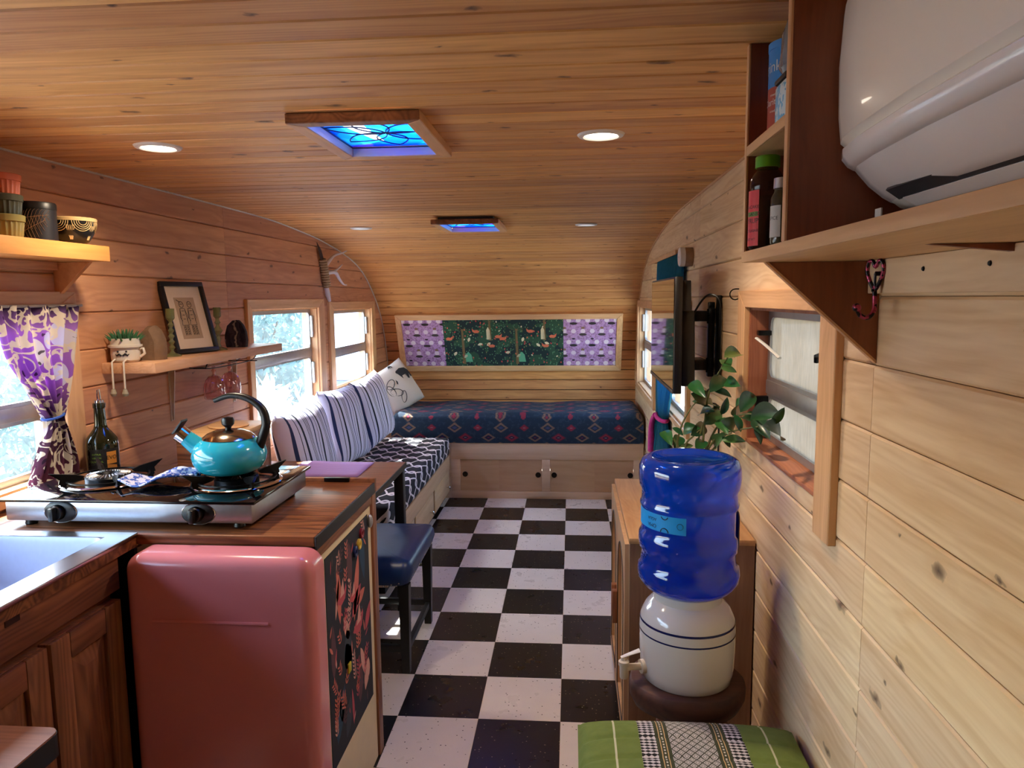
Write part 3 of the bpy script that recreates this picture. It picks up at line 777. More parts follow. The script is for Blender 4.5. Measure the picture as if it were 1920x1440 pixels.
# ------------------------------------------------------------------ gas stove
sv = thing('gas_stove', 'two-burner stainless gas stove with black glass top on the worktop', 'stove', (-1.185, 2.0, CT))
x0, x1, y0, y1 = -1.53, -0.838, 1.802, 2.198
MB().box(x0, x1, y0, y1, CT+0.016, 1.021).build('body', M['steelrough'], sv, bevel=0.006)
gt = plain('black_glass', S(8, 9, 12), 0.05, 0.0, 0.02, Coat_Weight=0.5)
MB().box(x0-0.012, x1+0.012, y0-0.012, y1+0.012, 1.021, 1.029).build('glass_top', gt, sv, bevel=0.002)
for (fx, fy) in ((x0+0.05, y0+0.03), (x1-0.05, y0+0.03), (x0+0.05, y1-0.03), (x1-0.035, y1-0.05)):
    lathe('foot', M['blackplastic'], sv, [(0.013, 0.0), (0.016, 0.003), (0.013, 0.018)], (fx, fy, CT), 14)
for kx in (-1.371, -0.985):
    Mx = Matrix.Rotation(PI/2, 3, 'X') @ Matrix.Diagonal((1.55, 1.0, 1.0))
    k = MB().lathe([(0.026, 0.0), (0.029, 0.002), (0.027, 0.004), (0.0, 0.003)], (kx, y0, 0.993), 32, Mx).build('dial_plate', M['blackplastic'], sv, smooth=True, angle=50)
    MB().lathe([(0.0295, 0.0), (0.0305, 0.001), (0.0295, 0.0025), (0.028, 0.0015)], (kx, y0, 0.993), 32, Mx, caps=False).build('bezel', M['chrome'], k, smooth=True)
    kb = MB().lathe([(0.021, 0.0), (0.021, 0.012), (0.018, 0.016), (0.0, 0.016)], (kx-0.004, y0-0.003, 0.993), 24, Matrix.Rotation(PI/2, 3, 'X')).build('knob', M['blackplastic'], sv, smooth=True, angle=40)
    box('grip', M['blackplastic'], kb, kx-0.011, kx+0.003, y0-0.036, y0-0.018, 0.975, 1.011, 0.003)
for bi, (bx_, by_) in enumerate(((-1.362, 2.0), (-0.968, 1.995))):
    z = 1.029
    bn = MB().lathe([(0.122, 0.0), (0.128, 0.004), (0.122, 0.009), (0.112, 0.006), (0.100, 0.003), (0.06, 0.002)], (bx_, by_, z), 48, caps=False).build('drip_ring', M['chrome'], sv, smooth=True, angle=60)
    hd = MB().lathe([(0.062, 0.0), (0.062, 0.016), (0.055, 0.022), (0.03, 0.021), (0.024, 0.014), (0.0, 0.014)], (bx_, by_, z), 36).build('burner_head', M['blackmetal'], sv, smooth=True, angle=40)
    for k in range(28):
        a = 2*PI*k/28
        p = Vector((math.cos(a), math.sin(a), 0)); c_ = Vector((bx_, by_, z+0.0235))
        tube('rib', M['alu'] if bi == 0 else M['blackmetal'], hd, [c_+p*0.033, c_+p*0.058-Vector((0, 0, 0.004))], 0.0022, 5)
    MB().lathe([(0.106, 0.012), (0.111, 0.012), (0.111, 0.016), (0.106, 0.016), (0.106, 0.012)], (bx_, by_, z), 40, caps=False).build('trivet_ring', M['blackmetal'], sv, smooth=True, angle=40)
    for k in range(4):
        a = PI/4+k*PI/2
        R = Matrix.Rotation(a, 4, 'Z')
        poly = [(0.062, 0.024), (0.07, 0.016), (0.10, 0.010), (0.112, 0.004), (0.128, 0.010), (0.125, 0.022), (0.150, 0.044), (0.118, 0.038), (0.085, 0.032)]
        MB().prism(poly, 'y', -0.004, 0.004, Matrix.Translation((bx_, by_, z)) @ R).build('pan_support', M['blackmetal'], sv)

# ------------------------------------------------------------------ kettle
kt = thing('kettle', 'turquoise enamel whistling kettle on the right burner', 'kettle', (-0.985, 1.995, 1.061))
turq = plain('turquoise_enamel', S(38, 172, 196), 0.12, 0.0, 0.02, 6, Coat_Weight=0.6, Coat_Roughness=0.05)
kc = (-0.985, 1.995, 1.061)
kb = lathe('body', turq, kt, [(0.0, 0.0), (0.06, 0.0), (0.075, 0.003), (0.09, 0.014), (0.101, 0.034), (0.104, 0.052), (0.1, 0.07), (0.088, 0.088), (0.072, 0.1), (0.068, 0.103)], kc, 48)
ld = lathe('lid', plain('lid_steel', S(190, 178, 160), 0.14, 1.0, 0.02), kt, [(0.074, 0.1005), (0.071, 0.104), (0.06, 0.113), (0.04, 0.121), (0.018, 0.125), (0.0, 0.126)], kc, 40)
lathe('lid_knob', M['blackplastic'], ld, [(0.008, 0.124), (0.009, 0.131), (0.017, 0.139), (0.0185, 0.149), (0.015, 0.158), (0.0, 0.161)], kc, 24)
sp = MB().tube([(-1.045, 1.99, 1.11), (-1.075, 1.985, 1.137), (-1.108, 1.978, 1.166)], [0.034, 0.027, 0.022], 18).build('spout', turq, kt, smooth=True)
MB().tube([(-1.104, 1.979, 1.1625), (-1.122, 1.975, 1.178)], [0.0235, 0.0245], 18).build('spout_collar', M['chrome'], sp, smooth=True)
MB().add([(-1.132, 1.958, 1.176), (-1.132, 1.992, 1.176), (-1.103, 1.992, 1.212), (-1.103, 1.958, 1.212), (-1.137, 1.958, 1.178), (-1.137, 1.992, 1.178), (-1.104, 1.992, 1.218), (-1.104, 1.958, 1.218)],
         [(0, 1, 2, 3), (4, 7, 6, 5), (0, 3, 7, 4), (1, 5, 6, 2), (3, 2, 6, 7), (0, 4, 5, 1)]).build('whistle_flap', M['blackplastic'], sp, bevel=0.001, seg=1)
hp = spline([(-0.896, 1.995, 1.135), (-0.884, 1.995, 1.165), (-0.872, 1.995, 1.205), (-0.884, 1.995, 1.247), (-0.925, 1.995, 1.276), (-0.975, 1.995, 1.283), (-1.023, 1.995, 1.268)], 6)
MB().tube(hp, [0.0145-0.008*(i/(len(hp)-1))**1.5 for i in range(len(hp))], 12, flat=(0.9, (0, 1, 0))).build('handle', M['blackplastic'], kt, smooth=True)

# spoon rest, oil bottle
t = NT('speckled_glaze'); v = t.coord(); d = t.vor(v, 150); n = t.noise(v, 60, 3)
c = t.mix(t.math('GREATER_THAN', n, 0.5), S(206, 212, 236), S(70, 100, 180)); c = t.mix(t.math('LESS_THAN', d, 0.25), c, S(236, 232, 226))
srm = t.done(t.pbr(c, 0.25))
o = MB().grid(lambda u, w: (-1.262+0.195*u, 1.875+0.05*u+0.07*(w-0.5)*(1+0.7*math.sin(PI*u))+0.05, 1.036+0.014*math.cos(u*9.0+0.5)*(1-0.5*u)+0.018*u*(1+0.4*math.sin(w*19+u*8)) + 0.012), 30, 14).build('spoon_rest', srm, None, smooth=True, solid=0.005)
tag(o, 'wavy blue and white speckled ceramic spoon rest between the burners', 'spoon rest')
bo = thing('oil_bottle', 'dark green glass oil bottle with metal pourer behind the left burner', 'bottle', (-1.555, 2.262, CT))
bgl = plain('dark_bottle_glass', S(30, 34, 18), 0.06, 0.0, 0.05, 10, Coat_Weight=0.5, Transmission_Weight=0.35)
bc = (-1.555, 2.262, CT)
lathe('glass', bgl, bo, [(0.0, 0.0), (0.044, 0.0), (0.05, 0.005), (0.05, 0.135), (0.047, 0.155), (0.022, 0.188), (0.0185, 0.2), (0.017, 0.255), (0.0195, 0.257), (0.0195, 0.272), (0.014, 0.274), (0.0, 0.274)], bc, 36)
lathe('pourer_collar', M['chrome'], bo, [(0.016, 0.274), (0.016, 0.282), (0.006, 0.286)], bc, 20)
tube('pourer', M['chrome'], bo, [(bc[0]-0.004, bc[1], bc[2]+0.283), (bc[0]-0.003, bc[1], bc[2]+0.315), (bc[0]+0.004, bc[1], bc[2]+0.318), (bc[0]+0.007, bc[1], bc[2]+0.285)], 0.0022, 6)
def cyl_patch(c, r, a0, a1, z0, z1, n=12):
    mb = MB()
    return mb.grid(lambda u, w: (c[0]+r*math.cos(a0+(a1-a0)*u), c[1]+r*math.sin(a0+(a1-a0)*u), z0+(z1-z0)*w), n, 1)
lb = cyl_patch(bc, 0.0504, -1.75, 0.2, CT+0.03, CT+0.125).build('label', plain('bottle_label', S(22, 20, 18), 0.5), bo, smooth=True)
cyl_patch(bc, 0.0507, -0.75, -0.1, CT+0.075, CT+0.115, 6).build('label_badge', plain('badge_gold', S(196, 130, 50), 0.5), lb)
def cyl_text(c, r, a, z, s, size, flip=False):
    sg = -1 if flip else 1
    return text_on(MB(), s, size, lambda x, y: (c[0]+r*math.cos(a+sg*x/r), c[1]+r*math.sin(a+sg*x/r), z+sg*y))
gm = plain('green_print', S(140, 176, 60), 0.5)
for k, wd in enumerate(('EXTRA', 'VIRGIN', 'OLIVE OIL', 'PURE', 'FIRST')):
    cyl_text(bc, 0.0508, -1.35, CT+0.108-k*0.012, wd, 0.009).build('label_text', gm, lb)
cyl_text(bc, 0.0511, -0.45, CT+0.095, 'EVO', 0.018).build('label_text', M['black'], lb)

# ------------------------------------------------------------------ table, placemats, crate
tb = thing('dining_table', 'brown wooden table with black edge and legs beyond the stove counter', 'table', (-1.23, 2.93, 0))
box('top', M['walnutY'], tb, -1.645, -0.82, 2.345, 3.49, 0.722, 0.75, 0.002)
box('edge_band', M['black'], tb, -0.8205, -0.8155, 2.345, 3.49, 0.722, 0.7495)
for (lx, ly) in ((-0.845, 3.455), (-0.845, 2.40), (-1.60, 3.455), (-1.60, 2.40)):
    box('leg', M['black'], tb, lx-0.023, lx+0.023, ly-0.023, ly+0.023, 0.0, 0.722, 0.002)
box('apron', M['black'], tb, -1.58, -0.87, 3.44, 3.458, 0.68, 0.722)
def stripe_mat(name, axis, stops, scale, rough=0.85):
    t = NT(name); s = t.sep(t.coord()); u = s['XYZ'.index(axis)]
    f = t.math('FRACT', t.math('MULTIPLY', u, scale))
    n = t.noise(t.coord(), 300, 2)
    c = t.ramp(f, stops, 'CONSTANT'); c = t.mix(t.math('MULTIPLY', n, 0.25), c, (0.02, 0.02, 0.05))
    return t.done(t.pbr(c, rough, 0.0, t.bump(n, 0.2, 0.002)))
pmm = stripe_mat('purple_weave', 'Y', [(0.0, S(192, 150, 212)), (0.3, S(160, 108, 176)), (0.42, S(196, 156, 214)), (0.8, S(170, 118, 186))], 34)
o = MB().grid(lambda u, w: (-1.33+0.36*u, 3.17+0.29*w, 0.7525+0.005*(u < 0.45)*math.sin(PI*min(1, u/0.45))*w), 12, 6).build('placemat', pmm, None, smooth=True, solid=0.003)
tag(o, 'purple striped woven placemat on the table, upper of two', 'placemat', 'placemats on the table')
pm2 = stripe_mat('pale_weave', 'Y', [(0.0, S(196, 170, 214)), (0.5, S(160, 120, 180))], 30)
o = box('placemat', pm2, None, -1.31, -0.985, 3.02, 3.155, 0.7505, 0.754, 0.001); tag(o, 'pale lilac placemat lying nearer the stove on the table', 'placemat', 'placemats on the table')
cr = thing('wooden_crate', 'brown wooden box on the table behind the kettle', 'box', (-1.3, 2.6, 0.75))
for (a, b, u, v, nm) in ((-1.40, -1.2, 2.44, 2.455, 'side'), (-1.40, -1.2, 2.765, 2.78, 'side'), (-1.215, -1.2, 2.4555, 2.7645, 'end'), (-1.40, -1.385, 2.4555, 2.7645, 'end')):
    box(nm, M['alderY'] if nm == 'end' else M['walnutX'], cr, a, b, u, v, 0.751, 1.06, 0.002)
box('lid', M['mapleX'], cr, -1.405, -1.195, 2.435, 2.785, 1.06, 1.078, 0.003)
o = MB().lathe([(0.0, 0.0), (0.07, 0.0), (0.075, 0.004), (0.07, 0.008), (0.0, 0.008)], (-1.30, 2.64, 1.0785), 32).build('wooden_disc', M['mapleX'], None, smooth=True)
tag(o, 'flat round wooden trivet lying on the brown box behind the kettle', 'trivet')

# ------------------------------------------------------------------ blue bench stool
stl = thing('bench_stool', 'dark blue leather bench stool with nailhead trim and black legs', 'stool', (-0.89, 3.08, 0))
blue = plain('navy_leather', S(12, 44, 92), 0.38, 0.0, 0.15, 14, 0.1)
mb = MB(); X0, X1, Y0, Y1 = -1.14, -0.648, 2.80, 3.36; zb, zt = 0.365, 0.475
N = 40; prof = [(0.0, 0.0, 0.015), (0.0, 0.35, 0.0), (0.0, 0.62, 0.004), (0.0, 0.82, 0.018), (0.0, 0.94, 0.045), (0.0, 1.0, 0.085)]
rings = []
def perim(ins, z):
    r_ = 0.05; q = []
    for (cx, cy, s) in ((X1-r_, Y0+r_, -PI/2), (X1-r_, Y1-r_, 0), (X0+r_, Y1-r_, PI/2), (X0+r_, Y0+r_, PI)):
        for k in range(8):
            a = s+k*PI/14; px = cx+(r_-min(ins, r_*0.9))*math.cos(a); py = cy+(r_-min(ins, r_*0.9))*math.sin(a)
            if ins > r_*0.9:
                e = ins-r_*0.9; px += e*(-1 if px > (X0+X1)/2 else 1); py += e*(-1 if py > (Y0+Y1)/2 else 1)
            up = 0.035*(abs((px-(X0+X1)/2)/((X1-X0)/2)))**2
            q.append((px, py, z+up))
    return q
for (_, h, ins) in prof: rings.append(perim(ins, zb+(zt-zb)*h))
n = len(rings[0]); vs = [p for q in rings for p in q]; fs = [tuple(range(n))]
for i in range(len(rings)-1):
    for k in range(n): fs.append((i*n+k, i*n+(k+1) % n, (i+1)*n+(k+1) % n, (i+1)*n+k))
mb.add(vs, fs)
last = rings[-1]; half = n//2
# close the saddle top with a grid of strips
cx = (X0+X1)/2
top = [(p[0], p[1], p[2]) for p in last]
mb.add(top+[(cx, (Y0+Y1)/2, zt+0.004)], [(i, (i+1) % n, n) for i in range(n)])
mb.build('seat', blue, stl, smooth=True, angle=60)
for k in range(16):
    y = Y0+0.055+k*(Y1-Y0-0.11)/15
    MB().sphere((X1-0.012, y, zb+0.046), 0.0045, 8, 5).build('nailhead', M['chrome'], stl, smooth=True)
for k in range(13):
    x = X0+0.055+k*(X1-X0-0.11)/12; up = 0.035*(abs((x-cx)/((X1-X0)/2)))**2
    MB().sphere((x, Y0+0.012, zb+0.012+up), 0.0045, 8, 5).build('nailhead', M['chrome'], stl, smooth=True)
for (lx, ly) in ((X1-0.04, Y0+0.045), (X1-0.04, Y1-0.045), (X0+0.04, Y0+0.045), (X0+0.04, Y1-0.045)):
    MB().add([(lx-0.016, ly-0.016, 0), (lx+0.016, ly-0.016, 0), (lx+0.016, ly+0.016, 0), (lx-0.016, ly+0.016, 0), (lx-0.022, ly-0.022, zb+0.02), (lx+0.022, ly-0.022, zb+0.02), (lx+0.022, ly+0.022, zb+0.02), (lx-0.022, ly+0.022, zb+0.02)],
             [(3, 2, 1, 0), (4, 5, 6, 7), (0, 1, 5, 4), (1, 2, 6, 5), (2, 3, 7, 6), (3, 0, 4, 7)]).build('leg', M['black'], stl)
for s in ((X1-0.05, X1-0.03, Y0+0.06, Y1-0.06, 0.08, 0.11), (X0+0.03, X0+0.05, Y0+0.06, Y1-0.06, 0.08, 0.11), (X0+0.055, X1-0.055, Y0+0.035, Y0+0.055, 0.09, 0.12), (X0+0.055, X1-0.055, Y1-0.055, Y1-0.035, 0.09, 0.12)):
    box('stretcher', M['black'], stl, *s, 0.002)
# ------------------------------------------------------------------ sofa bench
sf = thing('sofa_bench', 'birch storage bench with drawers along the left wall', 'bench', (-1.3, 4.55, 0))
box('carcass', M['birchY'], sf, XL, -0.962, 3.62, 5.50, 0.05, 0.343)
box('plinth', M['black'], sf, XL, -0.985, 3.64, 5.50, 0.0, 0.05)
box('front_rail', M['birchY'], sf, -0.962, -0.945, 3.60, 5.50, 0.235, 0.345, 0.001)
box('end_board', M['birch'], sf, XL, -0.962, 3.602, 3.62, 0.05, 0.343)
redgap = plain('red_recess', S(96, 34, 30), 0.6)
for (a, b, kn) in ((4.885, 5.485, 5.36), (4.265, 4.835, 4.70), (3.62, 4.215, 4.05)):
    d = box('drawer_front', M['birchY'], sf, -0.962, -0.947, a, b, 0.062, 0.231, 0.002)
    kk = MB().lathe([(0.004, 0.0), (0.004, 0.012), (0.010, 0.018), (0.0125, 0.024), (0.008, 0.029), (0.0, 0.03)], (-0.947, kn, 0.125), 16, Matrix.Rotation(PI/2, 3, 'Y')).build('knob', M['chrome'], d, smooth=True)
for a in (4.838, 4.218): box('divider', redgap, sf, -0.962, -0.955, a, a+0.044, 0.062, 0.231)
# ogee print cushion
t = NT('ogee_print'); s = t.sep(t.coord())
U = t.math('MULTIPLY', t.math('ADD', s[1], t.math('MULTIPLY', t.noise(t.coord(), 9, 1), 0.05)), 6.0); V = t.math('MULTIPLY', t.math('ADD', s[0], t.math('MULTIPLY', s[2], -1.0)), 5.6)
A = t.math('MULTIPLY', t.math('SINE', t.math('MULTIPLY', V, 2*PI)), 0.62)
wig = t.math('MULTIPLY', t.math('SINE', t.math('MULTIPLY', U, 4*PI)), 0.1)
l1 = t.math('ABSOLUTE', t.math('SINE', t.math('ADD', t.math('MULTIPLY', U, PI), t.math('MULTIPLY', A, 1.9))))
l2 = t.math('ABSOLUTE', t.math('SINE', t.math('SUBTRACT', t.math('MULTIPLY', t.math('ADD', U, 0.5), PI), t.math('MULTIPLY', A, 1.9))))
ln = t.math('MINIMUM', l1, l2)
c = t.mix(t.math('LESS_THAN', ln, 0.27), S(18, 18, 30), S(226, 220, 222))
M['ogee'] = t.done(t.pbr(c, 0.9, 0.0, t.bump(t.noise(t.coord(), 200, 2), 0.2, 0.002)))
mb = MB().box(-1.645, -0.94, 3.60, 5.497, 0.346, 0.488)
o = mb.build('bench_cushion', M['ogee'], None, bevel=0.025, seg=3); tag(o, 'black and white trellis print bench cushion below the striped pillows', 'cushion')

# ------------------------------------------------------------------ bed
bd = thing('bed_platform', 'birch bed platform with four sliding doors across the far end', 'bed', (-0.55, 5.9, 0))
BY = 5.515
box('top_rail', M['birch'], bd, -0.935, 0.548, BY, BY+0.018, 0.310, 0.440, 0.001)
box('bottom_rail', M['birch'], bd, -0.935, 0.548, BY, BY+0.018, 0.0, 0.056, 0.001)
for (a, b) in ((-0.935, -0.866), (-0.226, -0.164), (0.476, 0.548)): box('stile', M['birch'], bd, a, b, BY, BY+0.018, 0.0565, 0.3095, 0.001)
ply = wood('door_ply', S(202, 166, 128), S(186, 148, 108), 'x', 0.0, 0.55, 0.6, 0.03, ring=0.15)
def pull(parent, x, y, z):
    MB().lathe([(0.0, -0.0006), (0.013, -0.001), (0.017, -0.003), (0.021, -0.0025), (0.021, 0.004)], (x, y, z), 24, Matrix.Rotation(-PI/2, 3, 'X'), caps=False).build('finger_pull', plain('bronze_pull', S(48, 40, 34), 0.35, 0.8), parent, smooth=True)
for (a, b, y, px) in ((-0.866, -0.545, BY+0.012, -0.827), (-0.562, -0.226, BY+0.005, -0.256), (-0.164, 0.179, BY+0.005, -0.132), (0.165, 0.476, BY+0.012, 0.452)):
    d = box('sliding_door', ply, bd, a+0.001, b-0.001, y, y+0.006, 0.0575, 0.309)
    pull(d, px, y-0.003, 0.19)
box('deck', M['birch'], bd, XL, 0.555, BY+0.018, 6.44, 0.41, 0.438)
box('back_fill', M['birch'], bd, XL, -0.936, BY, BY+0.018, 0.0, 0.438)
# kilim mattress cover
t = NT('kilim_cover'); s = t.sep(t.coord())
V0 = t.math('SUBTRACT', s[2], s[1])
PU, PW = 0.36, 0.228
u = t.math('MULTIPLY', s[0], 1/PU); w = t.math('MULTIPLY', V0, 1/PW)
def motif(uo, wo, hw, hh):
    a = t.math('ABSOLUTE', t.math('SUBTRACT', t.math('FRACT', t.math('ADD', u, uo)), 0.5))
    b = t.math('ABSOLUTE', t.math('SUBTRACT', t.math('FRACT', t.math('ADD', w, wo)), 0.5))
    step = t.math('DIVIDE', t.math('FLOOR', t.math('MULTIPLY', a, 40.0)), 40.0)
    saw = t.math('MULTIPLY', t.math('PINGPONG', t.math('MULTIPLY', t.math('ADD', a, b), 46.0), 0.5), 0.22)
    return t.math('ADD', t.math('ADD', t.math('MULTIPLY', step, PU/hw), t.math('MULTIPLY', b, PW/hh)), saw)
navyk = S(24, 46, 66); tan = S(134, 106, 84); red = S(150, 40, 60); pur = S(34, 26, 62); wht = S(176, 150, 140)
c = t.mix(t.math('LESS_THAN', t.noise(t.coord(), 34, 2), 0.42), navyk, S(36, 58, 76))
for (uo, wo, hw, hh, stops) in (
    (0.00, 1/6, 0.055, 0.036, [(0.0, S(60, 70, 110)), (0.35, navyk), (0.62, tan)]), (0.50, 1/6, 0.036, 0.026, [(0.0, wht), (0.12, red), (0.8, S(110, 34, 52))]),
    (0.27, 0.5, 0.052, 0.036, [(0.0, red), (0.12, pur), (0.6, tan)]), (0.77, 0.5, 0.056, 0.038, [(0.0, wht), (0.12, pur), (0.42, red), (0.8, S(110, 34, 52))]),
    (0.02, 5/6, 0.054, 0.038, [(0.0, wht), (0.1, red), (0.52, navyk), (0.66, tan)]), (0.52, 5/6, 0.032, 0.024, [(0.0, wht), (0.14, red)])):
    d = motif(uo, wo, hw, hh)
    c = t.mix(t.math('LESS_THAN', d, 1.0), c, t.ramp(d, stops, 'CONSTANT'))
nz = t.noise(t.coord(), 260, 2)
c = t.mix(t.math('MULTIPLY', nz, 0.35), c, (0.02, 0.03, 0.05))
M['kilim'] = t.done(t.pbr(c, 0.95, 0.0, t.bump(nz, 0.3, 0.002)))
mb = MB()
def matt(uu, ww):
    # cross-section in y/z swept along x, softly lumpy
    x = -1.40+(0.548+1.40)*uu
    sec = [(5.506, 0.441), (5.500, 0.50), (5.502, 0.58), (5.515, 0.64), (5.55, 0.668), (5.75, 0.674), (6.0, 0.672), (6.2, 0.668), (6.33, 0.65), (6.40, 0.60), (6.42, 0.44)]
    k = ww*(len(sec)-1); i = min(int(k), len(sec)-2); f = k-i
    y = sec[i][0]*(1-f)+sec[i+1][0]*f; z = sec[i][1]*(1-f)+sec[i+1][1]*f
    e = min(1.0, min(uu, 1-uu)/0.03); zz = 0.441+(z-0.441)*(0.82+0.18*math.sqrt(max(0, 1-(1-e)**2)))
    zz += 0.006*math.sin(x*5+y*3)*(ww > 0.35)+0.004*math.sin(x*13+1)*(0.3 < ww < 0.85)
    if uu > 0.97: y = y
    return (x, y, zz)
mb.grid(matt, 80, 30)
i0 = 0
e0 = [matt(0, k/30) for k in range(31)]; e1 = [matt(1, k/30) for k in range(31)]
mb.add(e0, [tuple(range(31))]); mb.add(e1, [tuple(range(31))[::-1]])
o = mb.build('mattress', M['kilim'], None, smooth=True, angle=70); tag(o, 'mattress in a dark blue and red kilim pattern cover on the far bed', 'mattress')

# ------------------------------------------------------------------ pillows
def pillow(name, label, cat, c, w, h, th, rot, m, group=None, n=22, fringe=None):
    mb = MB()
    def surf(sg):
        def f(u, v):
            a, b = 2*u-1, 2*v-1
            pin = 1-0.07*(1-abs(b)**2)*abs(a)**6 * 0
            x = a*w/2*(1-0.06*(1-b*b)*(abs(a)**3)); y = b*h/2*(1-0.06*(1-a*a)*(abs(b)**3))
            z = sg*th/2*(max(0, (1-a**4)*(1-b**4)))**0.55
            z += sg*0.006*math.sin(a*7+b*3)*max(0, (1-a*a)*(1-b*b))
            return (x, y, z)
        return f
    mb.grid(surf(1), n, n); mb.grid(surf(-1), n, n)
    o = mb.build(name, m, None, smooth=True, angle=70)
    o.location = c; o.rotation_euler = rot
    tag(o, label, cat, group)
    return o
t = NT('ticking_stripe'); s = t.sep(t.coord())
f = t.math('FRACT', t.math('MULTIPLY', t.math('ADD', s[0], 2.05), 1/0.205))
k = S(20, 28, 48); wl = S(216, 212, 232)
c = t.ramp(f, [(0.0, k), (0.085, wl), (0.30, k), (0.33, wl), (0.38, k), (0.41, wl), (0.46, k), (0.49, wl), (0.66, S(40, 54, 96)), (0.72, wl), (0.86, k), (0.885, wl)], 'CONSTANT')
M['ticking'] = t.done(t.pbr(c, 0.9, 0.0, t.bump(t.noise(t.coord(), 250, 2), 0.2, 0.002)))
# local x runs along the wall, local y up, local z out into the room
def prot(lean, yawz, roll=0.0):
    Rm = Matrix.Rotation(yawz, 3, 'Z') @ Matrix.Rotation(lean, 3, 'Y') @ Matrix(((0, 0, 1), (1, 0, 0), (0, 1, 0))) @ Matrix.Rotation(roll, 3, 'Z')
    return Rm.to_euler()
G = 'striped pillows on the bench'
pl = []
pl.append(pillow('striped_pillow', 'navy striped pillow nearest the table, left of three on the bench', 'pillow', (-1.46, 3.85, 0.745), 0.62, 0.49, 0.19, prot(-0.20, 0.02, 0.04), M['ticking'], G))
pl.append(pillow('striped_pillow', 'navy striped pillow in the middle of three on the bench', 'pillow', (-1.45, 4.47, 0.755), 0.62, 0.50, 0.19, prot(-0.22, 0.0, -0.05), M['ticking'], G))
pl.append(pillow('striped_pillow', 'navy striped pillow farthest back, next to the elephant pillow', 'pillow', (-1.44, 5.10, 0.765), 0.60, 0.50, 0.19, prot(-0.24, -0.05, 0.06), M['ticking'], G))
linen = plain('linen', S(206, 190, 176), 0.9, 0, 0.06, 200, 0.15)
ep = pillow('elephant_pillow', 'cream pillow printed with an elephant in the left corner of the bed', 'pillow', (-1.44, 5.87, 0.825), 0.40, 0.40, 0.14, prot(-0.40, -0.72, 0.40), linen)
ink = plain('ink_print', S(44, 42, 44), 0.9)
def on_pillow(o, w, h, th, poly, lift=0.0015):
    def z(x, y):
        a, b = 2*x/w, 2*y/h; return th/2*(max(0, (1-a**4)*(1-b**4)))**0.55+lift
    return [(p[0], p[1], z(*p)) for p in poly]
def tri_patch(name, poly, m, parent, w, h, th):
    """fan-triangulated, subdivided print that hugs the pillow"""
    bm = bmesh.new(); vs = [bm.verts.new((p[0], p[1], 0)) for p in poly]; bm.faces.new(vs)
    bmesh.ops.triangulate(bm, faces=bm.faces)
    bmesh.ops.subdivide_edges(bm, edges=bm.edges, cuts=2, use_grid_fill=True)
    for v in bm.verts:
        a, b = 2*v.co.x/w, 2*v.co.y/h; v.co.z = th/2*(max(0, (1-a**4)*(1-b**4)))**0.55+0.002
    me = bpy.data.meshes.new(name); bm.to_mesh(me); bm.free(); me.materials.append(m)
    o = bpy.data.objects.new(name, me); C.objects.link(o); o.parent = parent; WLOC[o.name] = Vector((0, 0, 0)); return o
el = [(-0.06, 0.03), (-0.03, 0.07), (0.03, 0.08), (0.09, 0.06), (0.12, 0.02), (0.13, -0.05), (0.105, -0.05), (0.1, -0.01), (0.08, -0.06), (0.06, -0.05), (0.06, 0.0), (0.01, 0.0), (0.0, -0.06), (-0.025, -0.05), (-0.03, 0.0), (-0.07, -0.01), (-0.09, -0.05), (-0.1, -0.04), (-0.085, 0.01)]
tri_patch('elephant_print', [(p[0]*0.85+0.06, p[1]*0.85+0.06) for p in el], ink, ep, 0.40, 0.40, 0.14)
tri_patch('bird_print', [(0.02+p[0]*0.2, 0.17+p[1]*0.2) for p in el], ink, ep, 0.40, 0.40, 0.14)
mb = MB()
for (cx_, cy_, rx, ry, ph) in ((-0.08, 0.05, 0.05, 0.03, 0.4), (-0.07, -0.03, 0.06, 0.03, -0.5), (-0.03, -0.09, 0.05, 0.025, 0.9), (-0.11, 0.0, 0.03, 0.05, 0.2)):
    pts = []
    for q in range(25):
        a = 2*PI*q/24; px = cx_+rx*math.cos(a)*math.cos(ph)-ry*math.sin(a)*math.sin(ph); py = cy_+rx*math.cos(a)*math.sin(ph)+ry*math.sin(a)*math.cos(ph)
        pts.append(on_pillow(None, 0.40, 0.40, 0.14, [(px, py)], 0.001)[0])
    mb.tube(pts[:-1], 0.0025, 5, closed=True)
mb.build('scroll_print', ink, ep, local=True)

# ------------------------------------------------------------------ framed fabric panel on the nose wall
def prof_at(z):
    for a, b in zip(dense, dense[1:]):
        if a.z >= z >= b.z and b.z < 1.7 and a.z > b.z: return a.y+(b.y-a.y)*(a.z-z)/(a.z-b.z)
    return 6.45
zt_, zb_ = 1.43, 0.925
yt_, yb_ = prof_at(zt_)-0.004, prof_at(zb_)-0.004
fp = thing('fabric_panel', 'long wooden framed fabric panel above the bed', 'panel', (-0.54, (yt_+yb_)/2, zb_))
ax = Vector((0, yb_-yt_, zb_-zt_)).normalized()     # down the panel
nrm = Vector((0, ax.z, -ax.y)).normalized()
if nrm.y > 0: nrm = -nrm
LEN = Vector((0, yb_-yt_, zb_-zt_)).length
org = Vector((0, yt_, zt_))+nrm*0.03
def P3(x, d, h): q = org+ax*d+nrm*h; return (x, q.y, q.z)
def slab(mb, poly, h0, h1):
    n = len(poly); vs = [P3(p[0], p[1], h0) for p in poly]+[P3(p[0], p[1], h1) for p in poly]
    mb.add(vs, [tuple(range(n)), tuple(range(n, 2*n))]+[(i, (i+1) % n, n+(i+1) % n, n+i) for i in range(n)]); return mb
xa, xb = -1.515, 0.435; fwd_ = 0.05
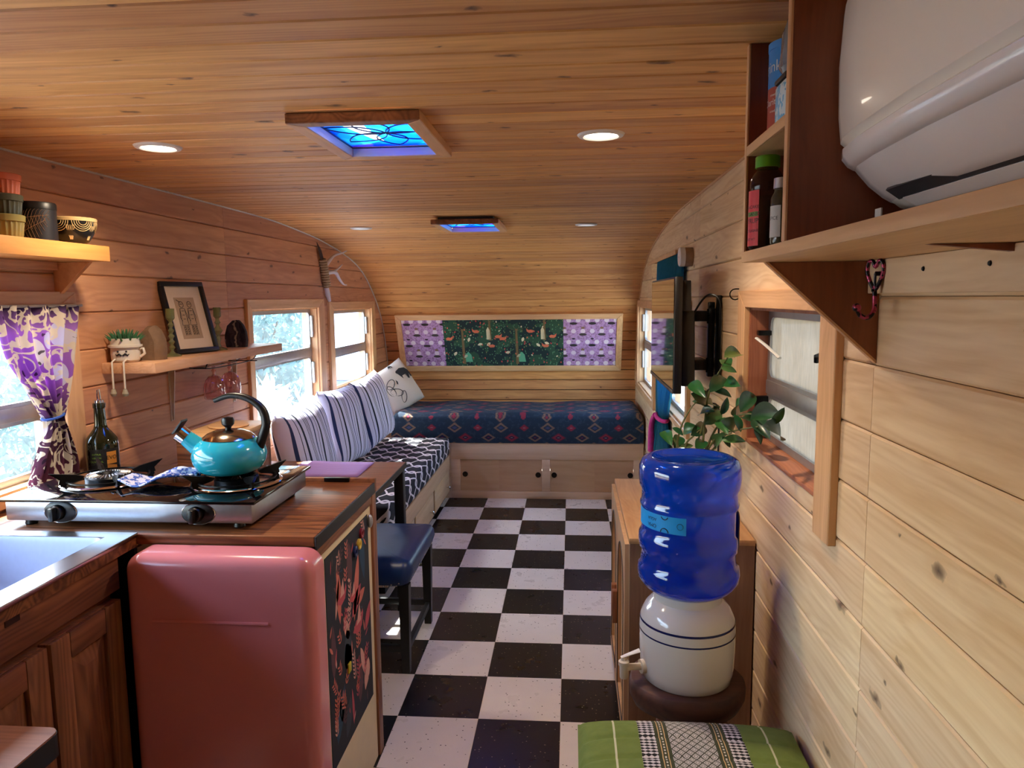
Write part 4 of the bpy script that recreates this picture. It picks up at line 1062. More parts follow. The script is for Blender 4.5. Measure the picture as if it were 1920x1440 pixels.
for (poly, m) in (([(xa, 0), (xb, 0), (xb-fwd_, fwd_), (xa+fwd_, fwd_)], 'trimX'), ([(xa, LEN), (xb, LEN), (xb-fwd_, LEN-fwd_), (xa+fwd_, LEN-fwd_)], 'trimX'),
                ([(xa, 0), (xa+fwd_, fwd_), (xa+fwd_, LEN-fwd_), (xa, LEN)], 'trimZ'), ([(xb, 0), (xb-fwd_, fwd_), (xb-fwd_, LEN-fwd_), (xb, LEN)], 'trimZ')):
    slab(MB(), poly, -0.06, 0.006).build('frame_board', M[m], fp, bevel=0.002, seg=1)
# lilac print: paired dots, dark moths
t = NT('lilac_print'); s = t.sep(t.coord())
u = t.math('MULTIPLY', s[0], 1/0.16); w = t.math('MULTIPLY', s[2], 1/0.19)
def dots(uo, wo, rx, ry):
    a = t.math('SUBTRACT', t.math('FRACT', t.math('ADD', u, uo)), 0.5); b = t.math('SUBTRACT', t.math('FRACT', t.math('ADD', w, wo)), 0.5)
    return t.math('LESS_THAN', t.math('ADD', t.math('POWER', t.math('DIVIDE', t.math('ABSOLUTE', a), rx), 2.0), t.math('POWER', t.math('DIVIDE', t.math('ABSOLUTE', b), ry), 2.0)), 1.0)
n1 = t.noise(t.coord(), 55, 4, 0.7); n2 = t.vor(t.coord(), 70)
c = t.mix(t.math('GREATER_THAN', n1, 0.52), S(180, 140, 194), S(148, 110, 152))
c = t.mix(t.math('LESS_THAN', n2, 0.22), c, S(200, 170, 196))
c = t.mix(dots(0.25, 0.2, 0.13, 0.1), c, S(222, 206, 220)); c = t.mix(dots(0.75, 0.2, 0.13, 0.1), c, S(222, 206, 220))
c = t.mix(dots(0.0, 0.7, 0.13, 0.1), c, S(214, 196, 214)); c = t.mix(dots(0.5, 0.7, 0.13, 0.1), c, S(214, 196, 214))
c = t.mix(dots(0.0, 0.35, 0.2, 0.06), c, S(50, 42, 46)); c = t.mix(dots(0.5, 0.85, 0.2, 0.06), c, S(66, 56, 58)); c = t.mix(dots(0.0, 0.05, 0.09, 0.035), c, S(40, 30, 44))
c = t.mix(dots(0.5, 0.55, 0.1, 0.05), c, S(130, 100, 80))
M['lilac'] = t.done(t.pbr(c, 0.95))
# forest print
t = NT('forest_print'); v = t.coord(); vs_ = t.vmath('MULTIPLY', v, (1, 1, 0.6))
n1 = t.noise(v, 9, 3); lv = t.vor(vs_, 60); lc = t.vor(vs_, 60, out='Color'); sc = t.n('ShaderNodeSeparateColor'); t.l(lc, sc.inputs[0])
c = t.mix(t.math('GREATER_THAN', n1, 0.52), S(26, 46, 50), S(44, 78, 60))
c = t.mix(t.math('MULTIPLY', t.math('LESS_THAN', lv, 0.28), t.math('GREATER_THAN', sc.outputs[0], 0.35)), c, S(92, 140, 104))
c = t.mix(t.math('MULTIPLY', t.math('LESS_THAN', lv, 0.3), t.math('LESS_THAN', sc.outputs[0], 0.12)), c, S(120, 124, 80))
c = t.mix(t.math('MULTIPLY', t.math('LESS_THAN', lv, 0.35), t.math('GREATER_THAN', sc.outputs[1], 0.93)), c, S(196, 90, 80))
M['forest'] = t.done(t.pbr(c, 0.95))
i_ = fwd_-0.004
slab(MB(), [(xa+i_, i_), (-1.105, i_), (-1.105, LEN-i_), (xa+i_, LEN-i_)], -0.03, -0.004).build('lilac_cloth', M['lilac'], fp)
slab(MB(), [(-0.066, i_), (xb-i_, i_), (xb-i_, LEN-i_), (-0.066, LEN-i_)], -0.03, -0.004).build('lilac_cloth', M['lilac'], fp)
fc = slab(MB(), [(-1.1048, i_), (-0.0662, i_), (-0.0662, LEN-i_), (-1.1048, LEN-i_)], -0.03, -0.0035).build('forest_cloth', M['forest'], fp)
pc_ = {'coral': S(214, 112, 84), 'bark': S(120, 98, 66), 'mint': S(100, 176, 140), 'ivory': S(222, 208, 176), 'red': S(196, 70, 76)}
pm_ = {k: MB() for k in pc_}
def fdec(col, poly, lift=0.0006): slab(pm_[col], poly, -0.004, -0.0033+lift)
random.seed(5)
for rep in (0.0, 0.47):
    b0 = -1.10+rep
    for (tx, d0, d1) in ((0.16, 0.14, LEN-0.07), (0.40, 0.06, 0.25)):
        fdec('bark', [(b0+tx-0.008, d0), (b0+tx+0.008, d0), (b0+tx+0.014, d1), (b0+tx-0.012, d1)])
        for q in range(4):
            a = -0.9+q*0.6; fdec('bark', [(b0+tx, d0+0.02), (b0+tx+0.006, d0+0.02), (b0+tx+math.sin(a)*0.09, d0+0.02-math.cos(a)*0.05)])
    fdec('mint', [(b0+0.17, LEN-0.16), (b0+0.2, LEN-0.19), (b0+0.225, LEN-0.16), (b0+0.235, LEN-0.09), (b0+0.175, LEN-0.09)])
    for (fx, fd, k) in ((0.04, 0.23, 1), (0.28, 0.16, -1), (0.47, 0.21, 1), (0.41, 0.3, -1)):
        fdec('coral', [(b0+fx-0.03*k, fd), (b0+fx-0.01*k, fd-0.012), (b0+fx+0.015*k, fd-0.008), (b0+fx+0.035*k, fd-0.025), (b0+fx+0.03*k, fd+0.005), (b0+fx+0.012*k, fd+0.018), (b0+fx-0.02*k, fd+0.016)])
    for (fx, fd) in ((0.22, 0.22), (0.10, 0.36), (0.40, 0.27), (0.33, 0.28), (0.19, 0.385)):
        fdec('ivory', leaf2(b0+fx, fd, 0.045, 0.014, random.uniform(0, 3), 8))
    fdec('ivory', [(b0+0.37, 0.15), (b0+0.385, 0.12), (b0+0.4, 0.15), (b0+0.405, 0.24), (b0+0.37, 0.24)])
    for q in range(16):
        x_, d_ = b0+random.uniform(0.0, 0.5), random.uniform(0.07, LEN-0.08)
        if x_ < -0.09: fdec(random.choice(['red', 'coral', 'red', 'ivory']), leaf2(x_, d_, 0.02, 0.007, random.uniform(0, 6), 6))
for k, mb in pm_.items():
    if mb.f: mb.build('print_motif', plain('forest_'+k, pc_[k], 0.9), fc)['kind'] = 'stuff'

# ------------------------------------------------------------------ upper left shelf and crockery
us = thing('upper_shelf', 'orange wood shelf holding bowls high on the left wall', 'shelf', (-1.56, 1.8, 1.68))
box('board', M['orangewood'], us, XL, -1.478, 1.0, 2.262, 1.682, 1.73, 0.002)
MB().prism([(XL, 1.575), (XL+0.012, 1.575), (-1.525, 1.681), (XL, 1.681)], 'y', 2.226, 2.244).build('bracket', M['orangewood'], us, bevel=0.001, seg=1)
MB().prism([(XL, 1.575), (XL+0.012, 1.575), (-1.525, 1.681), (XL, 1.681)], 'y', 1.2, 1.218).build('bracket', M['orangewood'], us, bevel=0.001, seg=1)
box('cleat_or_shade', M['pineL'], us, XL, XL+0.018, 1.22, 2.225, 1.655, 1.681)
def ramekin(label, col, z, r):
    mb = MB(); n = 96; c_ = (-1.565, 1.93)
    vs = []; prof = [(0.78, 0.0), (0.84, 0.004), (0.93, 0.045), (1.0, 0.046), (1.02, 0.062), (0.97, 0.064), (0.9, 0.05), (0.76, 0.008), (0.0, 0.006)]
    for (k, h) in prof:
        for j in range(n):
            a = 2*PI*j/n; rr = r*k*(1+(0.03*math.cos(a*24) if h <= 0.045 and 0.8 < k < 0.95 else 0)); vs.append((c_[0]+rr*math.cos(a), c_[1]+rr*math.sin(a), z+h))
    fs = [(i*n+j, i*n+(j+1) % n, (i+1)*n+(j+1) % n, (i+1)*n+j) for i in range(len(prof)-1) for j in range(n)]; fs.append(tuple(range(n))[::-1])
    o = mb.add(vs, fs).build('ramekin', plain('glaze_'+label[:5], col, 0.25), None, smooth=True, angle=50)
    tag(o, label, 'ramekin', 'stacked ramekins on the upper shelf')
ramekin('olive ribbed ramekin at the bottom of the stack on the upper shelf', S(136, 126, 78), 1.7305, 0.053)
ramekin('dark green ribbed ramekin in the middle of the shelf stack', S(74, 76, 62), 1.7855, 0.052)
ramekin('coral pink ribbed ramekin topmost of the shelf stack', S(214, 118, 88), 1.8405, 0.051)
jar = thing('black_canister', 'black canister with fine gold leaf pattern on the upper shelf', 'canister', (-1.56, 2.055, 1.7305))
cc = (-1.56, 2.055, 1.7305)
cb = lathe('body', plain('matte_navy', S(22, 22, 30), 0.45), jar, [(0.0, 0.0), (0.048, 0.0), (0.051, 0.003), (0.051, 0.092), (0.0, 0.092)], cc, 40)
lathe('lid', plain('matte_black_lid', S(18, 18, 20), 0.4), jar, [(0.0525, 0.092), (0.0525, 0.108), (0.05, 0.112), (0.0, 0.112)], cc, 40)
gold = plain('gold_line', S(176, 140, 110), 0.35, 0.6)
mb = MB(); rr = 0.0516
for (a0, z0, a1, z1) in ((-2.0, 0.015, -0.5, 0.06), (-2.1, 0.06, -0.3, 0.075)):
    st = [(a0+(a1-a0)*q/10, z0+(z1-z0)*q/10) for q in range(11)]
    mb.tube([(cc[0]+rr*math.cos(a), cc[1]+rr*math.sin(a), cc[2]+z) for a, z in st], 0.0005, 4)
    for q in range(1, 10):
        for sg in (-1, 1):
            a, z = st[q]; L = 0.028*math.sin(PI*q/10)+0.006
            mb.tube([(cc[0]+rr*math.cos(a+k_*0.22), cc[1]+rr*math.sin(a+k_*0.22), cc[2]+min(0.09, max(0.003, z+sg*L*k_))) for k_ in (0, 0.5, 1)], 0.0004, 4)
mb.build('leaf_lines', gold, cb)
bw = thing('patterned_bowl', 'black bowl with cream arc pattern at the end of the upper shelf', 'bowl', (-1.545, 2.185, 1.7305))
bcn = (-1.545, 2.185, 1.7305)
bprof = [(0.0, 0.0), (0.034, 0.0), (0.046, 0.012), (0.058, 0.032), (0.066, 0.055), (0.069, 0.078), (0.067, 0.08), (0.06, 0.05), (0.04, 0.012), (0.0, 0.008)]
t = NT('bowl_arcs')
bb_ = lathe('bowl', plain('bowl_black', S(24, 22, 20), 0.3), bw, bprof, bcn, 48)
def bowl_r(h):
    for (r0, h0), (r1, h1) in zip(bprof[1:6], bprof[2:6]):
        if h0 <= h <= h1: return r0+(r1-r0)*(h-h0)/(h1-h0)
    return 0.069
def bpt(a, h): r = bowl_r(h)+0.0007; return (bcn[0]+r*math.cos(a), bcn[1]+r*math.sin(a), bcn[2]+h)
creamline = plain('bowl_cream', S(206, 176, 124), 0.4)
lathe('rim_band', creamline, bw, [(0.0692, 0.070), (0.0702, 0.079), (0.068, 0.081), (0.066, 0.079)], bcn, 48)
mb = MB()
for k in range(6):
    ac = -2.6+k*PI/3
    for R in (0.012, 0.018, 0.024, 0.03):
        pts = []
        for q in range(13):
            b = PI+PI*q/12; h = 0.069+R*1.0*math.sin(b); pts.append(bpt(ac+R*math.cos(b)/0.066, h))
        mb.tube(pts, 0.0011, 4)
    for q in range(5):
        mb.tube([bpt(ac+PI/6-0.16+0.08*q, 0.056), bpt(ac+PI/6-0.06+0.03*q, 0.014)], 0.0012, 4)
mb.build('arc_lines', creamline, bb_)

# ------------------------------------------------------------------ lower left shelf and ornaments
ls = thing('display_shelf', 'pale wooden shelf on the left wall holding ornaments', 'shelf', (-1.55, 3.0, 1.3))
box('board', wood('shelf_board', S(222, 178, 140), S(200, 150, 112), 'y', 0.15, 0.5, 1.0, 0.02), ls, XL, -1.452, 2.43, 3.56, 1.302, 1.339, 0.002)
ivb = plain('ivory_bracket', S(206, 190, 170), 0.4)
for by_ in (2.86, 3.42):
    br = MB().prism([(XL+0.003, 1.068), (XL+0.008, 1.064), (XL+0.024, 1.27), (XL+0.045, 1.292), (-1.47, 1.297), (-1.47, 1.3015), (XL+0.003, 1.3015)], 'y', by_-0.003, by_+0.003).build('bracket', ivb, ls)
    MB().box(XL, XL+0.003, by_-0.012, by_+0.012, 1.062, 1.3015).build('bracket_plate', ivb, br)
ZS = 1.3395
pot = thing('face_planter', 'white face planter with dangling legs and a succulent on the display shelf', 'planter', (-1.59, 2.482, ZS))
pcn = (-1.59, 2.482, ZS)
porc = plain('porcelain', S(206, 198, 184), 0.35)
lathe('pot', porc, pot, [(0.0, 0.0), (0.04, 0.0), (0.047, 0.008), (0.049, 0.03), (0.048, 0.052), (0.056, 0.054), (0.056, 0.062), (0.049, 0.063), (0.049, 0.084), (0.045, 0.085), (0.043, 0.07), (0.0, 0.07)], pcn, 40)
mb = MB()
fa = -1.25
def fpt(a, z, r=0.0495): return (pcn[0]+r*math.cos(a), pcn[1]+r*math.sin(a), pcn[2]+z)
for da in (-0.28, 0.28): mb.sphere(fpt(fa+da, 0.040), 0.0035, 8, 6)
for sg in (-1, 1): mb.tube([fpt(fa+sg*0.04, 0.025), fpt(fa+sg*0.2, 0.031), fpt(fa+sg*0.36, 0.026), fpt(fa+sg*0.46, 0.031)], [0.003, 0.004, 0.003, 0.001], 6)
mb.build('painted_face', M['black'], pot, smooth=True)
tube('ear', porc, pot, [fpt(fa+1.45, 0.045), fpt(fa+1.4, 0.048, 0.062), fpt(fa+1.4, 0.03, 0.066), fpt(fa+1.45, 0.018)], 0.005, 8)
for xx in (-1.606, -1.563):
    tube('leg', porc, pot, [(xx+0.006, 2.446, ZS+0.010), (xx+0.004, 2.434, ZS+0.012), (xx, 2.423, ZS+0.004), (xx, 2.4215, ZS-0.09)], 0.0035, 8)
    lathe('shoe', plain('shoe_grey', S(150, 142, 122), 0.5), pot, [(0.0, -0.022), (0.008, -0.021), (0.011, -0.012), (0.008, -0.003), (0.006, 0.004), (0.0, 0.004)], (xx, 2.4205, ZS-0.095), 14)
mb = MB()
for k in range(46):
    a = k*2.39996; r0 = 0.036*math.sqrt(k/46.0); tilt = 0.15+0.9*(k/46.0)
    b = Vector((pcn[0]+r0*math.cos(a), pcn[1]+r0*math.sin(a), ZS+0.07)); d = Vector((math.cos(a)*math.sin(tilt), math.sin(a)*math.sin(tilt), math.cos(tilt)))
    L = 0.05-0.008*(k/46)
    mb.tube([b, b+d*L*0.5, b+d*L], [0.003, 0.004, 0.0006], 5)
mb.build('succulent', plain('succulent_green', S(52, 104, 68), 0.5), pot, smooth=True)
def agate(label, y, facing):
    ag = thing('agate_bookend', label, 'bookend', (-1.55, y, ZS), group='agate bookends on the display shelf')
    prof = [(-0.045, 0.0), (-0.052, 0.03), (-0.05, 0.06), (-0.036, 0.1), (-0.012, 0.124), (0.012, 0.126), (0.032, 0.108), (0.046, 0.075), (0.05, 0.035), (0.045, 0.0)]
    n = len(prof); mb = MB(); rings = []
    for (k, yy) in ((1.0, 0.0), (0.98, 0.018), (0.84, 0.038), (0.55, 0.05)):
        rings.append([(-1.55+p[0]*k+random.uniform(-0.002, 0.002), y-facing*yy, ZS+p[1]*(k*0.3+0.7 if k < 1 else 1)) for p in prof])
    vs = [p for q in rings for p in q]; fs = [tuple(range(n)), tuple((len(rings)-1)*n+k for k in range(n))]
    for i in range(len(rings)-1):
        for k in range(n): fs.append((i*n+k, i*n+(k+1) % n, (i+1)*n+(k+1) % n, (i+1)*n+k))
    mb.add(vs, fs).build('rind', plain('agate_rind_%d' % facing, S(118, 92, 70) if facing > 0 else S(40, 36, 36), 0.8, 0, 0.3, 60, 0.5), ag, smooth=True, angle=40)
    t = NT('agate_face_%d' % facing); s = t.sep(t.coord())
    d = t.math('ADD', t.math('POWER', t.math('DIVIDE', s[0], 0.05), 2.0), t.math('POWER', t.math('DIVIDE', t.math('SUBTRACT', s[2], 0.055), 0.072), 2.0))
    n_ = t.math('ADD', d, t.math('MULTIPLY', t.noise(t.coord(), 30, 2), 0.25))
    c = t.ramp(n_ if facing > 0 else t.math('ABSOLUTE', t.math('ADD', t.math('MULTIPLY', s[0], 14.0), t.math('MULTIPLY', t.math('SUBTRACT', t.noise(t.coord(), 22, 3), 0.5), 1.2))), [(0.0, S(150, 134, 118)), (0.10, S(40, 34, 44)), (0.3, S(58, 50, 58)), (0.42, S(36, 30, 40)), (0.8, S(60, 50, 58)), (0.93, S(190, 176, 160)), (1.0, S(90, 74, 66))])
    m = t.done(t.pbr(c, 0.12))
    MB().add([(-1.55+p[0]*0.985, y+facing*0.0008, ZS+p[1]*0.985+0.0008) for p in prof], [tuple(range(n))]).build('polished_face', m, ag)
    return ag
agate('cut agate bookend with brown rind beside the face planter', 2.60, 1)
agate('dark agate bookend with pale streak near the window end of the shelf', 3.26, -1)
def candlestick(label, y, x, twist):
    cs = thing('candlestick', label, 'candlestick', (x, y, ZS), group='green glass candlesticks')
    gm_ = glassy('green_glass_%d' % twist, (0.82, 0.88, 0.72), 0.05, 0.8, 0.5, S(168, 172, 124))
    if twist:
        prof = [(0.0, 0.0), (0.034, 0.0), (0.034, 0.004), (0.012, 0.012), (0.006, 0.02)]
        for k in range(5): prof += [(0.006, 0.024+k*0.022), (0.0125, 0.034+k*0.022), (0.006, 0.044+k*0.022)]
    else:
        prof = [(0.0, 0.0), (0.036, 0.0), (0.036, 0.004), (0.012, 0.014), (0.007, 0.03), (0.012, 0.05), (0.007, 0.06), (0.008, 0.066), (0.021, 0.085), (0.008, 0.104), (0.007, 0.112), (0.013, 0.12), (0.008, 0.13)]
    prof += [(0.008, 0.138), (0.016, 0.148), (0.016, 0.186), (0.013, 0.186), (0.012, 0.15), (0.0, 0.148)]
    lathe('stem', gm_, cs, prof, (x, y, ZS), 20)
    return cs
candlestick('green glass candlestick with twisted stem left of the picture', 2.735, -1.56, 1)
candlestick('green glass candlestick with diamond stem right of the picture', 3.085, -1.545, 0)
# framed drawing leaning on the wall
pf = thing('framed_drawing', 'black framed line drawing of two figures leaning on the display shelf', 'picture', (-1.55, 2.9, ZS))
H_, W_ = 0.30, 0.225; ln_ = 0.26; yw = 0.04
Fm = Matrix.Translation((-1.548, 2.90, ZS+0.001)) @ Matrix.Rotation(-0.30, 4, 'Z') @ Matrix.Rotation(-ln_, 4, 'Y')
def fbox(nm, m, par, y0, y1, z0, z1, x0, x1, bev=0.0): return MB().box(x0, x1, y0, y1, z0, z1, Fm).build(nm, m, par, bevel=bev)
for (a, b, u, v) in ((-W_/2, W_/2, 0, 0.018), (-W_/2, W_/2, H_-0.018, H_), (-W_/2, -W_/2+0.018, 0.0183, H_-0.0183), (W_/2-0.018, W_/2, 0.0183, H_-0.0183)): fbox('frame_bar', M['black'], pf, a, b, u, v, -0.004, 0.016, 0.001)
fbox('mat_board', plain('mat_cream', S(220, 200, 176), 0.8), pf, -W_/2+0.018, W_/2-0.018, 0.018, H_-0.018, 0.0, 0.004)
dw = fbox('drawing', plain('drawing_paper', S(176, 150, 122), 0.8), pf, -0.052, 0.052, 0.06, 0.235, 0.004, 0.0046)
mb = MB()
def fl(pts, r=0.0011): mb.tube([Fm @ Vector((0.005, p[0], p[1])) for p in pts], r, 4)
for cx_ in (-0.022, 0.02):
    fl([(cx_+0.011*math.cos(a*PI/6), 0.205+0.013*math.sin(a*PI/6)) for a in range(13)]); fl([(cx_-0.006, 0.207), (cx_+0.006, 0.207)])
    fl([(cx_-0.012, 0.188), (cx_-0.014, 0.15), (cx_-0.018, 0.118), (cx_+0.016, 0.118), (cx_+0.013, 0.15), (cx_+0.012, 0.188), (cx_-0.012, 0.188)])
    for q in (-0.008, 0.008):
        fl([(cx_+q-0.004, 0.118), (cx_+q-0.004, 0.075)]); fl([(cx_+q+0.004, 0.118), (cx_+q+0.004, 0.075)])
        for h in range(4): fl([(cx_+q-0.004, 0.08+h*0.009), (cx_+q+0.004, 0.084+h*0.009)])
    for h in range(3): fl([(cx_-0.006, 0.178-h*0.017), (cx_+0.006, 0.178-h*0.017)])
    fl([(cx_-0.012, 0.186), (cx_-0.02, 0.15), (cx_-0.012, 0.135)]); fl([(cx_+0.012, 0.186), (cx_+0.02, 0.15), (cx_+0.012, 0.135)])
fl([(-0.028, 0.217), (-0.042, 0.226)])
mb.build('ink_lines', M['black'], dw)
# stemware rack with two goblets
rk = thing('stemware_rack', 'black wire stemware rack under the display shelf', 'rack', (-1.55, 3.15, 1.30))
for xx in (-1.585, -1.515):
    tube('rail', M['blackmetal'], rk, spline([(xx, 2.93, 1.301), (xx, 2.93, 1.272), (xx, 3.32, 1.272), (xx, 3.40, 1.301)], 4), 0.0025, 6)
tube('cross_wire', M['blackmetal'], rk, [(-1.585, 2.93, 1.272), (-1.515, 2.93, 1.272)], 0.0025, 6)
tube('cross_wire', M['blackmetal'], rk, [(-1.62, 3.32, 1.272), (-1.48, 3.32, 1.272)], 0.0025, 6)
def goblet(label, x, y):
    g = thing('goblet', label, 'goblet', (x, y, 1.278), group='pink goblets under the shelf')
    gm_ = glassy('pink_glass', (0.97, 0.80, 0.80), 0.06, 1.6, 0.16, S(236, 190, 190))
    z = 1.279
    lathe('foot', gm_, g, [(0.0, 0.0), (0.034, -0.001), (0.034, -0.004), (0.008, -0.009), (0.006, -0.02), (0.011, -0.026), (0.006, -0.033), (0.007, -0.045)], (x, y, z), 24)
    mb = MB(); n = 48; prof = [(0.007, -0.045), (0.022, -0.052), (0.034, -0.068), (0.041, -0.09), (0.043, -0.12), (0.042, -0.148)]
    vs = []
    for i, (r, h) in enumerate(prof):
        for j in range(n):
            a = 2*PI*j/n+h*4; k = 1+0.05*math.cos(j*PI*2/4)*(0 < i < 5); vs.append((x+r*k*math.cos(a), y+r*k*math.sin(a), z+h))
    mb.add(vs, [(i*n+j, i*n+(j+1) % n, (i+1)*n+(j+1) % n, (i+1)*n+j) for i in range(len(prof)-1) for j in range(n)])
    mb.build('bowl', gm_, g, smooth=True, angle=30, solid=0.0015)
goblet('pink ribbed glass goblet hanging nearer the bracket', -1.55, 3.035)
goblet('pink ribbed glass goblet hanging nearer the window', -1.55, 3.185)

# ------------------------------------------------------------------ curtain at the kitchen window
t = NT('fern_curtain'); v = t.coord(); s = t.sep(v)
lv = t.vor(t.vmath('MULTIPLY', v, (1, 1, 0.7)), 13); lc = t.vor(t.vmath('MULTIPLY', v, (1, 1, 0.7)), 13, out='Color'); sc = t.n('ShaderNodeSeparateColor'); t.l(lc, sc.inputs[0])
n1 = t.noise(v, 13, 2, 0.5, 1.2)
veins = t.math('LESS_THAN', t.math('ABSOLUTE', t.math('SUBTRACT', n1, 0.5)), 0.035)
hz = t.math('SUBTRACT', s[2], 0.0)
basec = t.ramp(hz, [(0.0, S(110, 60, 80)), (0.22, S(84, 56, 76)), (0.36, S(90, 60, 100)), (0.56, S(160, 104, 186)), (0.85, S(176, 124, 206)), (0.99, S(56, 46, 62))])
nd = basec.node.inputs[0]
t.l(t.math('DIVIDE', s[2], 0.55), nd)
lf = t.math('MULTIPLY', t.math('LESS_THAN', lv, 0.42), t.math('GREATER_THAN', sc.outputs[0], 0.45))
lfc = t.mix(sc.outputs[1], S(226, 214, 196), S(196, 196, 236))
c = t.mix(lf, basec, lfc); c = t.mix(veins, c, S(220, 208, 190))
c = t.mix(t.math('MULTIPLY', t.math('GREATER_THAN', n1, 0.66), 0.8), c, S(40, 30, 44))
tl = t.n('ShaderNodeBsdfTranslucent'); t.l(c, tl.inputs[0]); df = t.n('ShaderNodeBsdfDiffuse'); t.l(c, df.inputs[0])
mx = t.n('ShaderNodeMixShader'); mx.inputs[0].default_value = 0.45; t.l(df.outputs[0], mx.inputs[1]); t.l(tl.outputs[0], mx.inputs[2])
M['fern'] = t.done(mx.outputs[0])
def curtain(mb, x, rows, nf, depth, nu=110):
    """rows: (z, y0, y1, fold amplitude); pleats nf; x is the plane"""
    R = spline([Vector((r[0], r[1], r[2])) for r in rows], 6); Am = spline([Vector((r[3], 0, 0)) for r in rows], 6)
    n = len(R)-1
    def f(u, v):
        k = v*n; i = min(int(k), n-1); fr_ = k-i
        z, y0, y1 = R[i].lerp(R[i+1], fr_); a = Am[i].lerp(Am[i+1], fr_).x
        return (x+a*math.sin(u*2*PI*nf+1.5*math.sin(u*5))+0.004*math.sin(v*9+u*11), y0+(y1-y0)*u, z)
    return mb.grid(f, nu, n*2)
pcu = thing('purple_curtain', 'purple and cream fern print curtain tied back at the kitchen window', 'curtain', (-1.615, 2.13, 1.0))
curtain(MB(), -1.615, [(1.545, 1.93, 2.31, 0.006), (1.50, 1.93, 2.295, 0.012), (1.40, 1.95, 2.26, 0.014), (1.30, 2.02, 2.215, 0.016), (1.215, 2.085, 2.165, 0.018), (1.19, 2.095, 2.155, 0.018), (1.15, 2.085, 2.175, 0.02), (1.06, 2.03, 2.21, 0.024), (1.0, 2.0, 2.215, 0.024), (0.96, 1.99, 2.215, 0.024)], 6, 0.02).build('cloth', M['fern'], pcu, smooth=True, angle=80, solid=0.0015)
tie = [( -1.615+0.026*math.cos(a*PI/8), 2.125+0.037*math.sin(a*PI/8), 1.20+0.006*math.sin(a*PI/8)) for a in range(16)]
tube('tie_cord', plain('blue_cord', S(50, 90, 180), 0.7), pcu, tie, 0.004, 6, closed=True)
o = thing('curtain_rod', 'thin rod carrying the purple curtain above the kitchen window', 'rod', (-1.615, 1.7, 1.545))
MB().tube([(-1.615, 1.05, 1.543), (-1.615, 2.30, 1.543)], 0.005, 8).build('bar', M['alu'], o, smooth=True)
MB().tube([(XL, 2.29, 1.543), (-1.615, 2.29, 1.543)], 0.005, 6).build('mount', M['alu'], o, smooth=True)

# ------------------------------------------------------------------ antler hanging
an = thing('antler_hanging', 'feather and antler wall hanging between the left windows', 'ornament', (XL, 4.75, 1.6))
ax0 = XL+0.012
wrap = plain('sinew_wrap', S(150, 124, 92), 0.8, 0, 0.4, 90, 0.4)
tube('feather_shaft', plain('dark_feather', S(62, 40, 34), 0.8), an, [(ax0, 4.66, 1.925), (ax0+0.006, 4.70, 1.87), (ax0+0.008, 4.74, 1.80)], [0.003, 0.02, 0.024], 8, flat=(0.35, (1, 0, 0)))
bd_ = tube('wrapped_stick', wrap, an, [(ax0+0.008, 4.73, 1.82), (ax0+0.012, 4.765, 1.73), (ax0+0.01, 4.785, 1.635)], [0.024, 0.027, 0.018], 10)
for k in range(11):
    p = Vector((ax0+0.009, 4.735, 1.81)).lerp(Vector((ax0+0.012, 4.785, 1.65)), k/10)
    mb = MB().tube([p+Vector((0.028*math.cos(a*PI/5), 0.028*math.sin(a*PI/5), 0.006*math.sin(a*PI/5))) for a in range(10)], 0.003, 5, closed=True)
    mb.build('binding', plain('pale_sinew', S(196, 178, 146), 0.8) if k == 0 else bpy.data.materials['pale_sinew'], an, smooth=True)
bone = plain('antler_bone', S(206, 198, 206), 0.5)
tube('antler_tine', bone, an, spline([(ax0+0.01, 4.78, 1.775), (ax0+0.03, 4.90, 1.85), (ax0+0.04, 5.06, 1.88), (ax0+0.045, 5.22, 1.915)], 5), [0.013-0.0007*i for i in range(16)], 8)
tube('antler_tine', bone, an, spline([(ax0+0.01, 4.80, 1.735), (ax0+0.03, 4.92, 1.74), (ax0+0.03, 5.0, 1.70), (ax0+0.02, 5.12, 1.665), (ax0+0.02, 5.2, 1.66)], 5), [0.016-0.0006*i for i in range(21)], 8)
tube('antler_tine', bone, an, spline([(ax0+0.02, 4.90, 1.74), (ax0+0.03, 4.99, 1.77), (ax0+0.03, 5.08, 1.80)], 5), [0.011-0.0008*i for i in range(11)], 8)
tube('bone_tip', bone, an, [(ax0+0.008, 4.785, 1.645), (ax0+0.012, 4.80, 1.59), (ax0+0.016, 4.825, 1.545)], [0.016, 0.018, 0.01], 10)

# ------------------------------------------------------------------ downlights
dm_on = emitter('lamp_on', (1.0, 0.86, 0.68), 9.0); dm_low = emitter('lamp_low', (0.9, 0.92, 1.0), 0.9)
spots = [(-1.197, 2.093, 'recessed ceiling downlight glowing above the stove side', True), (0.083, 2.10, 'recessed ceiling downlight glowing right of the big skylight', True),
         (-1.25, 4.34, 'dim recessed downlight near the far left wall', False), (0.089, 4.36, 'dim recessed downlight right of the small skylight', False)]
for (x, y, lab, on) in spots:
    z = 2.0 if y < 4 else (1.977 if x < 0 else 1.976)
    d = thing('downlight', lab, 'ceiling light', (x, y, z), group='recessed ceiling lights')
    lathe('trim_ring', M['white'], d, [(0.046, -0.003), (0.05, -0.007), (0.062, -0.005), (0.066, 0.0), (0.046, 0.0)], (x, y, z), 40)
    MB().lathe([(0.0, -0.0035), (0.048, -0.003)], (x, y, z), 36, caps=False).build('diffuser', dm_on if on else dm_low, d)
    if on:
        L = bpy.data.lights.new('downlight_lamp', 'AREA'); L.shape = 'DISK'; L.size = 0.09; L.energy = LAMP_W; L.color = (1.0, 0.80, 0.58); L.spread = 2.6
        lo = bpy.data.objects.new('downlight_lamp', L); C.objects.link(lo); lo.parent = d; lo.location = (0, 0, -0.010)

